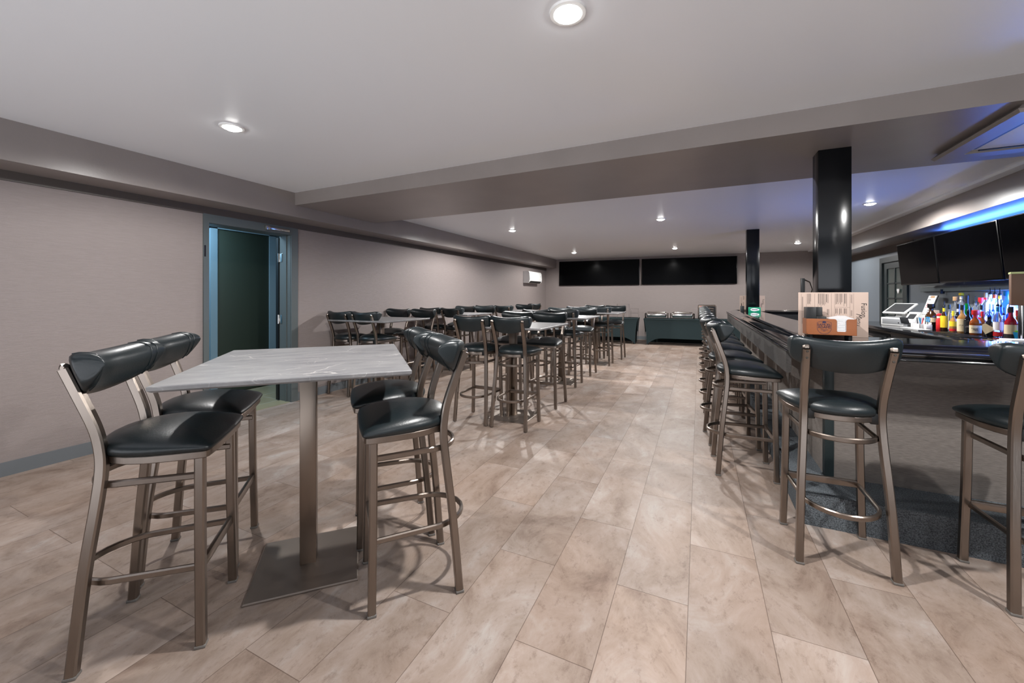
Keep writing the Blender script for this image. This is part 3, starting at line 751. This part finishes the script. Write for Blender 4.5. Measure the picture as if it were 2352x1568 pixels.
# bottles ---------------------------------------------------------------
CAMF, CAMS, CAMC = 914.667, math.sin(math.radians(25.179)), math.cos(math.radians(25.179))
BT = 'liquor bottles on the back bar'
def bottle(name, x, y, z, h, r, glassm, label, style='round', lab=None, lab2=None, neck=None, top='cap', topm=None, txt=None, pour=.07, labz=(.10,.46)):
    o = thing(name, label, 'bottle', (x, y, z), math.atan2(-y, -x)+PI/2, BT)
    sq = {'round': 0, 'square': .55, 'soft': .25}[style]
    pz = pour if top == 'pourer' else .035
    hb = h - pz
    prof = [(r*.90,0),(r,.008),(r,hb*.52),(r*.97,hb*.58),(r*.80,hb*.66),(r*.48,hb*.74),(r*.36,hb*.80),(r*.33,hb*.97),(r*.36,hb*.98),(r*.36,hb)]
    b_ = MB(); b_.lathe(prof[:4], n=20, sq=sq); 
    b_ = MB(); b_.lathe(prof, n=20, sq=sq); b_.build('glass_body', M[glassm], o, smooth=50)
    def band(nm, z0, z1, m_, rr):
        q = MB(); q.loft([[(p[0], p[1], zz) for p in ringpts(rr, sq)] for zz in (z0, z1)], cap=False); return q.build(nm, M[m_], o, smooth=50)
    def ringpts(rr, sq):
        out = []
        for i in range(20):
            a = 2*PI*(i+.5)/20; ca, sa = math.cos(a), math.sin(a)
            if sq:
                p = 2/(1+sq*3); ca = math.copysign(abs(ca)**p, ca); sa = math.copysign(abs(sa)**p, sa)
            out.append((rr*ca, rr*sa))
        return out
    if lab: band('label', hb*labz[0], hb*labz[1], lab, r+.0012)
    if lab2: band('lower_label', hb*.04, hb*.17, lab2, r+.0016)
    if neck: band('neck_label', hb*.80, hb*.95, neck, r*.36+.0012)
    tm = M[topm or 'blackplastic']
    if top == 'pourer':
        MB().lathe([(r*.40,hb-.012),(r*.40,hb+.006),(r*.2,hb+.012),(.0045,hb+.02),(.004,h-.008),(.006,h-.006),(.006,h)], n=12).build('pourer', tm, o)
    elif top == 'ball':
        MB().lathe([(r*.3,hb-.005),(r*.62,hb+.004),(r*.68,hb+.02),(r*.5,h-.003),(r*.1,h)], n=16).build('stopper', tm, o)
    elif top == 'wide':
        MB().lathe([(r*.62,hb-.02),(r*.66,hb-.015),(r*.66,h-.003),(r*.6,h)], n=16).build('stopper', tm, o)
    else:
        MB().lathe([(r*.42,hb-.025),(r*.42,h-.002),(r*.36,h)], n=14).build('cap', tm, o)
    if txt:
        n_ = Vector((0, -1, 0))
        zz = hb*(labz[0]+labz[1])/2
        text('label_lettering', txt[0], txt[1], face(n_*(r+(.0035 if not sq else .0022)) + Vector((0,0,zz)), n_), M[txt[2]], o)
    return o
def at(u, X, z, v):
    x = (u-1176)/CAMF; d = X/(-CAMS+CAMC*x); return d*(CAMC+CAMS*x), 1.36+(680-v)/CAMF*d - z, d
def B(u, X, z, v, r, glassm, label, **k):
    y, h, d = at(u, X, z, v)
    return bottle('liquor_bottle', X, y, z, h, r, glassm, label, **k)
R1, R2, Z1, Z2 = 3.065, 3.175, CZ+.09, CZ+.19
B(2168.5, 2.86, CZ, 692, .034, 'g_brown', 'slim brown bottle with a yellow label and yellow collar, leftmost of the front row', lab='yellow', neck='yellow', top='pourer', labz=(.12,.62))
B(2180, 2.905, CZ, 699, .032, 'g_clear', 'clear bottle with a white and blue label behind the yellow labels', lab='paper', topm='post', top='cap', labz=(.06,.42))
B(2190, 2.86, CZ, 714, .036, 'g_tan', 'amber bottle with a yellow label above a red band', lab='yellow', lab2='red', labz=(.30,.58), top='cap', topm='yellow')
B(2201, 2.945, CZ, 698, .034, 'g_dark', 'dark bottle with a white label bearing a red seven', style='soft', lab='paper', neck='paper', txt=('7', .09, 'red'), labz=(.06,.50))
B(2211, 2.87, CZ, 700, .046, 'g_tan', 'square bottle with a large cream label in the front row', style='square', lab='cream', txt=('JIM BEAM', .014, 'ink'), labz=(.06,.56), top='cap')
B(2224, 2.885, CZ, 700, .035, 'g_dark', 'square bottle with a black and white label in the front row', style='square', lab='blacklabel', top='pourer', labz=(.06,.55), txt=("JACK\nDANIEL'S", .012, 'paper'))
B(2240.5, 2.86, CZ, 712, .047, 'g_amber', 'squat amber bottle with a cream label and dripping red wax top', style='square', lab='cream', neck='red', top='wide', topm='red', txt=("Maker's\nMark", .02, 'ink'), labz=(.08,.44))
B(2257, 2.955, CZ, 715, .036, 'g_amber', 'unlabelled looking amber bottle right of the red wax bottle', style='square', top='cap', topm='red')
B(2273, 2.865, CZ, 711, .045, 'g_dark', 'black bottle with a pale diamond shaped label', top='pourer', topm='g_blue', style='soft')
B(2292, 2.90, CZ, 686, .034, 'g_clear', 'clear bottle with a white label over a red band', lab='paper', lab2='red', neck='blueplastic', top='pourer', labz=(.22,.48))
B(2306, 2.968, CZ, 706, .031, 'g_clear', 'clear bottle with a tall white label and small red emblem', lab='paper', top='pourer', labz=(.15,.60), topm='navy')
B(2322, 2.89, CZ, 704, .045, 'g_red', 'red shouldered bottle with a cream label and black base', style='soft', lab='cream', lab2='blacklabel', top='cap', labz=(.18,.50))
B(2337, 2.975, CZ, 712, .033, 'g_amber', 'bottle with an orange label beside the cream labelled red bottle', lab='orangepaper', labz=(.25,.5), top='cap', topm='red')
o = MB(); 
dl = [x for x in COL.objects if x.get('label') == 'black bottle with a pale diamond shaped label'][0]
n_ = Vector((0, -1, 0)); F_ = face(n_*.0525 + Vector((0,0,.085)), n_)
o.add([tuple(F_ @ Vector(p)) for p in ((-.052,-.01,-.012),(-.03,-.06,-.004),(0,-.035,0),(.052,.0,-.012),(0,.035,0),(-.03,.062,-.004),(-.052,.045,-.012))], [(0,1,2,6),(2,3,4),(2,4,5,6)])
o.build('label', M['cream'], dl, smooth=0)
# second tier
B(2195, R1, Z1, 681, .041, 'g_clear', 'clear decanter bottle with a wide wooden stopper', top='wide', topm='cork', lab='cream', labz=(.1,.4))
B(2208, R2, Z2, 672, .040, 'g_clear', 'tall clear bottle with a round pale yellow stopper', top='ball', topm='yellow', neck='cream')
B(2221, R1, Z1, 678, .041, 'g_green', 'green glass bottle with a black neck', neck='blacklabel', top='cap', lab='greencard', labz=(.1,.3))
B(2231, R1, Z1, 706, .028, 'g_dark', 'small dark bottle with a black label right of the green bottle', lab='blacklabel', top='cap')
B(2240.5, R2, Z2, 680, .036, 'g_clear', 'clear bluish bottle with a black pourer right of the green bottle', top='pourer', topm='post')
B(2253, R2, Z2, 683, .036, 'g_clear', 'clear bottle with a square red cap', top='wide', topm='redcard', style='square', neck='redcard')
B(2255, R1, Z1, 700, .034, 'g_clear', 'short bottle with a red and white label below the red capped bottle', lab='redcard', lab2='paper', top='cap')
B(2264, R2, Z2, 672, .036, 'g_clear', 'clear bottle with a dark red neck and peach cap', neck='redcard', top='cap', topm='cork')
B(2272, R1, Z1, 697, .034, 'g_clear', 'clear bottle with a white and pink label in the middle tier', lab='paper', neck='paper', top='cap', topm='paper')
B(2281, R1, Z1, 699, .030, 'g_clear', 'clear bottle with a white label and scrolled print in the middle tier', lab='paper', top='pourer', topm='g_blue')
B(2274.5, R2, Z2, 660, .036, 'g_clear', 'clear back row bottle with a white neck band and black pourer', neck='paper', top='pourer')
B(2285, R2, Z2, 660, .036, 'g_clear', 'clear back row bottle with an orange red neck band and black pourer', neck='orangepaper', top='pourer')
B(2296.5, R2, Z2, 662, .036, 'g_clear', 'clear back row bottle with a yellow neck band and black pourer', neck='yellow', top='pourer')
B(2299.5, R1, Z1, 688, .034, 'g_blue', 'blue glass bottle with a dark pourer in the middle tier', top='pourer', lab='blueplastic')
B(2312.5, R2, Z2, 668, .040, 'g_blue', 'tall bottle with a square bright blue cap', top='wide', topm='blueplastic', style='square')
B(2318, R1, Z1, 695, .034, 'g_blue', 'blue bottle with a blue pourer beside the square blue capped bottle', top='pourer', topm='navy', neck='navy')
B(2326, R2, Z2, 674, .044, 'g_clear', 'clear bottle with a white cap under the brown box', top='wide', topm='paper', lab='paper')
B(2346, R1, Z1, 706, .036, 'g_tan', 'pale bottle with a banded neck at the right edge of the picture', neck='cream', top='cap', lab='cream')
# brown tap head on a post
bx = thing('tap_tower', 'brown box on a post with a pale lime top at the right picture edge', 'tap tower', (2.83, 5.60, CZ), math.radians(-20))
MB().bbox(-.07, .07, -.065, .065, .35, .655, .004).build('housing', M['brown'], bx)
MB().bbox(-.074, .074, -.069, .069, .655, .675, .003).build('top_plate', M['limepale'], bx)
MB().cyl((0,0), .022, .0, .35, 14).cyl((0,0), .055, 0, .012, 18).build('post', M['chrome'], bx)
# mats and white cloth on the counter
for k, (y0, l) in enumerate(((6.20, 'long black rubber bar mat on the back counter below the bottles'), (4.85, 'black rubber bar mat nearest the right picture edge on the back counter'))):
    m_ = thing('bar_mat', l, 'mat', (2.60, y0, CZ), 0, 'black bar mats'); q = MB().bbox(-.11, .11, -.36, .36, 0, .010, .003)
    for j in range(9): q.box(-.10, .10, -.33+.08*j, -.30+.08*j, .010, .014)
    q.build('ribbed_mat', M['blackplastic'], m_)
fc = thing('folded_cloth', 'folded white bar cloth at the right end of the back counter', 'cloth', (2.70, 5.37, CZ))
q = MB()
for k in range(3): q.bbox(-.12+.01*k, .12-.008*k, -.10, .10-.012*k, k*.013, k*.013+.0125, .006)
q.build('cloth_layers', M['paper'], fc)
lg = thing('garnish_tub', 'small blue garnish tub with green limes beside the folded cloth', 'tub', (2.93, 5.84, CZ))
MB().lathe([(.04,0),(.052,.07),(.052,.075)], n=20).build('tub', M['blueplastic'], lg)
q = MB()
for k in range(4): q.lathe([(.004,.06),(.018,.068),(.022,.08),(.018,.092),(.004,.1)], c=(.022*math.cos(k*1.6), .022*math.sin(k*1.6), .0), n=10)
q.build('limes', M['lime'], lg)
# till -------------------------------------------------------------------
RT = math.radians(25)
td = thing('cash_drawer', 'white cash drawer with a grey front at the far end of the back counter', 'cash drawer', (2.74, 7.93, CZ), RT)
MB().bbox(-.11, .11, -.19, .19, 0, .118, .006).build('case', M['white'], td)
dr = MB().bbox(-.1135, -.109, -.165, .165, .02, .098, .003).build('drawer', M['grey'], td)
q = MB().cyl((0,0), .008, 0, .004, 12); q.v = [(-.1135-p[2], -.10+p[0], .045+p[1]) for p in q.v]; q.build('lock', M['chrome'], dr)
ts = thing('till_screen', 'tilted white touch screen till standing on the cash drawer', 'till', (2.74, 7.93, CZ+.118), RT)
MB().bbox(-.10, .10, -.13, .13, 0, .012, .004).build('foot_plate', M['grey'], ts)
sl = Matrix.Translation((.0,0,.135)) @ Matrix.Rotation(math.radians(-36), 4, 'Y')
MB().bbox(-.125, .125, -.175, .175, -.012, .012, .006, mat=sl).build('screen_case', M['white'], ts)
q = MB().box(-.10, .105, -.150, .150, .0122, .0132); q.v = [tuple(sl @ Vector(p)) for p in q.v]; q.build('screen_glass', M['darkgrey'], ts)
MB().loft([[(-.02,-.05,.01),(.09,-.05,.01),(.09,.05,.01),(-.02,.05,.01)],[(.02,-.04,.13),(.05,-.04,.14),(.05,.04,.14),(.02,.04,.13)]]).build('stand', M['white'], ts)
pr = thing('receipt_printer', 'white wedge shaped receipt printer beside the till', 'printer', (2.80, 7.66, CZ), RT)
MB().loft([[(-.06,-.08,z),(.10,-.08,z),(.10,.08,z),(-.06,.08,z)] for z in (0,.10)] + [[(.02,-.08,.21),(.06,-.08,.21),(.06,.08,.21),(.02,.08,.21)]]).build('body', M['white'], pr, smooth=0)
q = MB(); q.add([(-.052,-.05,.113),(-.052,.05,.113),(.0,.05,.182),(.0,-.05,.182)], [(0,1,2,3)]); q.v = [(p[0]-.003, p[1], p[2]+.002) for p in q.v]; q.build('paper_slot', M['darkgrey'], pr)
# clipboard with a price list leaning on the wall, bin, brown bottle, pens ...
cb = thing('price_list_board', 'white price list leaning on a black board against the right wall', 'price list', (3.00, at(2117, 3.0, CZ, 700)[0], CZ), 0)
ml = Matrix.Rotation(math.radians(17), 4, 'Y')
q = MB().bbox(-.006, .004, -.125, .125, .0, .47, .002, mat=ml); q.build('board', M['blackplastic'], cb)
def sheet(z0, z1, y0, y1, m_, nm, off):
    q = MB().box(-.0075-off, -.0065-off, y0, y1, z0, z1); q.v = [tuple(ml @ Vector(p)) for p in q.v]; return q.build(nm, m_, cb)
sheet(.01, .465, -.10, .122, M['paper'], 'sheet', 0)
sheet(.43, .462, -.06, .06, M['cork'], 'header_picture', .0008)
for i, (z_, y0, y1, k) in enumerate(((.395,.02,.10,'ink'),(.33,.03,.09,'red'),(.305,.03,.09,'red'),(.28,.05,.09,'red'),(.325,-.06,-.01,'ink'),(.295,-.06,-.02,'ink'),(.265,-.06,-.01,'ink'),(.235,-.05,.0,'ink'),(.205,-.05,.0,'ink'))):
    sheet(z_, z_+.011, y0, y1, M[k], 'printed_line', .0008)
wb = thing('white_bin', 'white plastic bin in front of the leaning price list', 'bin', (2.955, at(2140, 2.955, CZ, 700)[0], CZ))
MB().loft([[(x*s, y*s*1.15, z) for x, y in ((-1,-1),(1,-1),(1,1),(-1,1))] for s, z in ((.07,0),(.082,.185),(.09,.19),(.09,.20),(.08,.2))]).build('bin', M['white'], wb, smooth=0)
MB().box(-.0785, -.0765, .0, .05, .10, .14).build('blue_logo', M['blueplastic'], wb)
MB().bbox(-.02, .05, -.08, .02, .2, .245, .004).build('card_pack', M['kraft'], wb)
b_ = bottle('liquor_bottle', 2.86, at(2139, 2.86, CZ, 695)[0], CZ, .335, .060, 'g_brown', 'broad brown bottle with a cream label in front of the white bin', style='soft', lab='cream', labz=(.30,.50), top='wide')
pc = thing('desk_organizer', 'clear and white desk organizer holding pens on the back counter', 'organizer', (2.72, 7.22, CZ))
MB().box(-.06, -.056, -.10, .10, 0, .07).box(.056, .06, -.10, .10, 0, .09).box(-.06, .06, -.10, -.096, 0, .07).box(-.06, .06, .096, .10, 0, .09).box(-.06, .06, -.10, .10, 0, .004).build('tray', M['white'], pc)
for k, (x, y, m_) in enumerate(((-.02,.05,'blackplastic'),(0,.03,'redcard'),(.02,.06,'blueplastic'),(-.01,.0,'white'),(.02,-.03,'blackplastic'),(-.03,-.05,'blueplastic'))):
    MB().tube([(x,y,.006),(x+.02*math.sin(k*2),y+.03*math.cos(k*3),.15)], .005).build('pen', M[m_], pc)
sc = thing('scissors', 'blue handled scissors standing in front of the brown bottle', 'scissors', (2.71, 7.035, CZ))
MB().bbox(-.03, .03, -.035, .035, 0, .07, .004).build('cup', M['white'], sc)
for s in (-1, 1):
    MB().tube([(.0,s*.002,.012),(0,s*.012,.11)], .005).build('blade', M['chrome'], sc)
    MB().tube([(.0, s*.026+.021*math.cos(a), .135+.03*math.sin(a)) for a in [2*PI*i/14 for i in range(15)]], .006).build('grip', M['blueplastic'], sc)
rb = thing('squeeze_bottle', 'red squeeze bottle left of the slim brown bottle', 'squeeze bottle', (2.84, at(2157.5, 2.84, CZ, 714)[0], CZ))
MB().lathe([(.03,0),(.032,.01),(.032,.13),(.022,.155),(.02,.16)], n=16).build('body', M['red'], rb)
MB().lathe([(.024,.157),(.024,.178),(.012,.185)], n=16).build('collar', M['white'], rb); MB().lathe([(.028,.185),(.03,.2),(.01,.215)], n=14).build('top', M['redcard'], rb)
tg = thing('receipt_spike_tray', 'low white tray lying at the front edge of the back counter', 'tray', (2.56, 6.98, CZ))
MB().loft([[(x*s*.06, y*s*.26, z) for x, y in ((-1,-1),(1,-1),(1,1),(-1,1))] for s, z in ((.9,0),(1,.018),(.97,.018),(.88,.004))]).build('tray', M['white'], tg, smooth=0)
rs = thing('red_sign_stick', 'tall narrow red sign with white marks at the far end of the back counter', 'sign', (2.52, 8.55, CZ), math.radians(20))
MB().bbox(-.004, .004, -.028, .028, 0, .21, .003).build('plaque', M['redcard'], rs)
q = MB()
for z0, z1, a, b in ((.012,.045,-.012,.012),(.06,.125,-.008,.008),(.14,.155,-.012,.006),(.16,.175,-.004,.012),(.188,.2,-.006,.006)): q.box(-.0052, -.0042, a, b, z0, z1)
q.box(-.0048,-.0042,-.028,-.025,.0,.21).box(-.0048,-.0042,.025,.028,.0,.21)
q.build('white_marks', M['paper'], rs)
cp = thing('card_reader', 'dark grey card reader on a stand right of the cash drawer', 'card reader', (2.63, 7.40, CZ), RT)
MB().bbox(-.012, .012, -.05, .05, .06, .15, .004, mat=Matrix.Rotation(-.3, 4, 'Y')).build('reader', M['darkgrey'], cp)
MB().bbox(-.02, .03, -.03, .03, 0, .07, .004).build('stand', M['grey'], cp)
# screens above the back bar ------------------------------------------------
TY = [(8.60, 7.46, 'tilted black screen above the back bar, farthest from the camera'), (7.44, 6.17, 'tilted black screen above the back bar, middle one'), (6.15, 4.92, 'tilted black screen above the back bar at the right picture edge')]
for y1, y0, l in TY:
    o = thing('bar_screen', l, 'screen', (2.978, (y0+y1)/2, 1.867), 0, 'tilted screens above the back bar')
    hh, ww = .330, (y1-y0)/2-.004
    Mt = Matrix.Rotation(math.radians(-5), 4, 'Y')
    MB().bbox(-.02, .03, -ww, ww, -hh, hh, .006, mat=Mt).build('housing', M['bezel'], o)
    q = MB().box(-.0215, -.0195, -ww+.012, ww-.012, -hh+.02, hh-.012); q.v = [tuple(Mt @ Vector(p)) for p in q.v]; q.build('screen_glass', M['screen'], o)
    MB().bbox(.02, .270, -.12, .12, -.08, .08, .004).build('wall_mount', M['blackplastic'], o)
rl = thing('wall_rail', 'blue grey utility rail on the right wall below the tilted screens', 'rail', (XR, 6.8, 1.47))
MB().bbox(-.05, 0, -2.2, 1.75, -.04, .045, .004).build('rail', M['ledge'], rl)
for y in (1.1, -.75, -1.0): MB().bbox(-.075, -.03, y-.012, y+.012, -.075, -.01, .003).build('hook', M['blackplastic'], rl)
# blue LED light over the screens and around the bottles
q = thing('led_strip_light', 'blue LED strip on the wall above the tilted screens', 'light strip', (XR-.02, 6.0, 2.24))
MB().bbox(-.008, .008, -1.0, 1.7, -.008, .008, .002).build('strip', M['ledblue'], q)
def area(name, loc, rot, e, col, sx, sy):
    ld = bpy.data.lights.new(name, 'AREA'); ld.shape = 'RECTANGLE'; ld.size = sx; ld.size_y = sy; ld.energy = e; ld.color = col
    lo = bpy.data.objects.new(name, ld); COL.objects.link(lo); lo.location = loc; lo.rotation_euler = rot; return lo
area('blue_top_glow', (3.17, 6.4, 2.235), (PI, 0, 0), 30, (.07,.22,1), .06, 2.8)
area('blue_bottle_glow', (3.235, 6.45, 1.25), (0, math.radians(90), 0), 40, (.10,.26,1), .25, 1.0)
area('blue_low_glow', (3.235, 6.4, 1.125), (PI, 0, 0), 14, (.12,.30,1), .02, 1.1)

# ------------------------------------------------------------------ buffet at the back wall
def buffet(xc, w_, yc, label):
    o = thing('buffet_table', label, 'table', (xc, yc, 0), ang, 'buffet tables at the back wall')
    H_, hx, hy = .73, w_/2, .37
    c = MB(); nU = 24
    def side(p0, p1, arch):
        """stretch cloth from the table edge down to the two feet, arched between them"""
        P0, P1 = Vector(p0), Vector(p1); L_ = (P1-P0).length; t_ = (P1-P0).normalized()
        inn = Vector((-t_.y, t_.x, 0))
        rows = []
        for j in range(9):
            s = j/8; row = []
            for i in range(nU+1):
                u = i/nU; e = min(u, 1-u)*L_
                zb = arch*(1-max(0, 1-e/(.42 if L_ > 1 else .22))**2.2) if e > .07 else 0
                z = H_ + (zb-H_)*s
                pull = .085*(1-math.exp(-3*s))           # the feet stand inside the top
                endp = lerp(pull, L_-pull, u)
                row.append(tuple(P0 + t_*endp + inn*(pull*.55) + Vector((0,0,z))))
            rows.append(row)
        vs = [p for r_ in rows for p in r_]; n = nU+1
        c.add(vs, [(j*n+i, j*n+i+1, (j+1)*n+i+1, (j+1)*n+i) for j in range(8) for i in range(nU)])
    side((-hx,-hy,0), (hx,-hy,0), .19); side((hx,-hy,0), (hx,hy,0), .34); side((hx,hy,0), (-hx,hy,0), .01); side((-hx,hy,0), (-hx,-hy,0), .34)
    c.build('stretch_cover', M['cloth'], o, smooth=60)
    MB().bbox(-hx, hx, -hy, hy, H_-.02, H_, .008).build('table_top', M['cloth'], o)
    for a in (-1, 1):
        for b in (-1, 1): MB().cyl((a*(hx-.12), b*(hy-.09)), .016, 0, H_-.02, 10).build('leg', M['bolt'], o)
    return o
def byc(x): return yb(x) - 1.02
buffet(-.13, 2.62, byc(-.13), 'buffet table under a dark stretch cover carrying two chafing dishes')
buffet(-2.47, 1.78, byc(-2.47), 'buffet table under a dark stretch cover carrying clear acrylic stands')
def chafer(x, label):
    o = thing('chafing_dish', label, 'chafing dish', (x, byc(x)-.02, .73), ang, 'chafing dishes on the buffet')
    def rr(hx, hy, z, r=.05):
        pts = []
        for cx_, cy_, a0 in ((hx-r,hy-r,0),(-hx+r,hy-r,PI/2),(-hx+r,-hy+r,PI),(hx-r,-hy+r,1.5*PI)):
            for k in range(5): a = a0+PI/2*k/4; pts.append((cx_+r*math.cos(a), cy_+r*math.sin(a), z))
        return pts
    MB().loft([rr(.25,.15,.035), rr(.27,.17,.09), rr(.285,.185,.095), rr(.285,.185,.10)]).build('water_pan', M['chrome'], o, smooth=30)
    MB().loft([rr(.275,.175,.1005), rr(.27,.17,.15), rr(.24,.15,.185,.04), rr(.17,.10,.20,.03), rr(.05,.03,.203,.02)]).build('lid', M['chrome'], o, smooth=40)
    MB().tube([(-.08,-.178,.14),(-.08,-.20,.15),(.08,-.20,.15),(.08,-.178,.14)], .006).build('lid_handle', M['chrome'], o)
    for a in (-1, 1):
        for b in (-1, 1): MB().tube([(a*.30,b*.17,0),(a*.30,b*.17,.15)], .010).build('leg', M['bolt'], o)
    MB().tube([(-.30,-.17,.09),(.30,-.17,.09),(.30,.17,.09),(-.30,.17,.09),(-.30,-.17,.09)], .007).build('frame', M['chrome'], o)
chafer(-1.10, 'chrome chafing dish on the buffet, left one of the two')
chafer(-.43, 'chrome chafing dish on the buffet, right one nearer the bar')
dp = thing('utensil_dispenser', 'dark cutlery dispenser with a red sticker on the buffet behind the bar stools', 'dispenser', (.19, byc(.19), .73), ang)
MB().bbox(-.22, .22, -.14, .16, 0, .39, .03).build('housing', M['steel'], dp)
MB().box(-.17, .19, -.1415, -.139, .03, .36).build('front_window', M['blackplastic'], dp)
MB().box(-.175, -.10, -.146, -.1418, .25, .355).build('red_sticker', M['redcard'], dp)
for k in range(5): MB().tube([(-.10,-.148,.05+.06*k),(.05,-.155,.07+.06*k),(.15,-.148,.05+.06*k)], .012).build('spoon', M['chrome'], dp)
for k, (x, w_, h_, l) in enumerate(((-2.02, .34, .40, 'tall clear acrylic stand on the left buffet table'), (-1.70, .22, .27, 'low clear acrylic stand nearest the chafing dishes on the left buffet table'))):
    o = thing('acrylic_stand', l, 'stand', (x, byc(x), .73), ang, 'acrylic stands on the buffet')
    MB().bbox(-w_/2, -w_/2+.006, -.12, .12, 0, h_, .001, seg=1).bbox(w_/2-.006, w_/2, -.12, .12, 0, h_, .001, seg=1).build('side', M['acrylic'], o)
    MB().bbox(-w_/2+.006, w_/2-.006, -.12, .12, h_-.006, h_, .001, seg=1).bbox(-w_/2+.006, w_/2-.006, -.12, .12, h_*.5, h_*.5+.006, .001, seg=1).build('shelf', M['acrylic'], o)

# ------------------------------------------------------------------ world, camera, view
w_ = bpy.data.worlds.new('World'); scene.world = w_; w_.use_nodes = True
T_ = w_.node_tree; bg = T_.nodes['Background']; bg.inputs[1].default_value = 1
tc_ = T_.nodes.new('ShaderNodeTexCoord'); sx_ = T_.nodes.new('ShaderNodeSeparateXYZ'); cr_ = T_.nodes.new('ShaderNodeValToRGB')
T_.links.new(tc_.outputs['Generated'], sx_.inputs[0])
mr_ = T_.nodes.new('ShaderNodeMapRange'); mr_.inputs['From Min'].default_value = -1; mr_.inputs['From Max'].default_value = 1
T_.links.new(sx_.outputs['Z'], mr_.inputs['Value']); T_.links.new(mr_.outputs[0], cr_.inputs[0])
el_ = cr_.color_ramp.elements; el_[0].position = .47; el_[0].color = (2.9,3.0,3.2,1); el_[1].position = .53; el_[1].color = (.10,.105,.11,1)  # brighter lower half is added fill for the ceiling through the open back
T_.links.new(cr_.outputs[0], bg.inputs[0])
cam = bpy.data.cameras.new('Camera'); cam.lens = 14; cam.sensor_width = 36; cam.sensor_fit = 'HORIZONTAL'
cam.shift_y = -104/2352; cam.clip_start = .05
co = bpy.data.objects.new('Camera', cam); COL.objects.link(co); co.location = (0,0,1.36)
co.rotation_euler = (PI/2, 0, math.radians(25.179)); scene.camera = co
scene.view_settings.view_transform = 'Standard'; scene.view_settings.look = 'None'
scene.view_settings.exposure = 0; scene.view_settings.gamma = 1; scene.view_settings.use_curve_mapping = False
scene.cycles.max_bounces = 10; scene.cycles.diffuse_bounces = 6; scene.cycles.glossy_bounces = 4; scene.cycles.transmission_bounces = 8
scene.cycles.caustics_reflective = False; scene.cycles.caustics_refractive = False
scene.cycles.sample_clamp_indirect = 6; scene.cycles.use_denoising = True
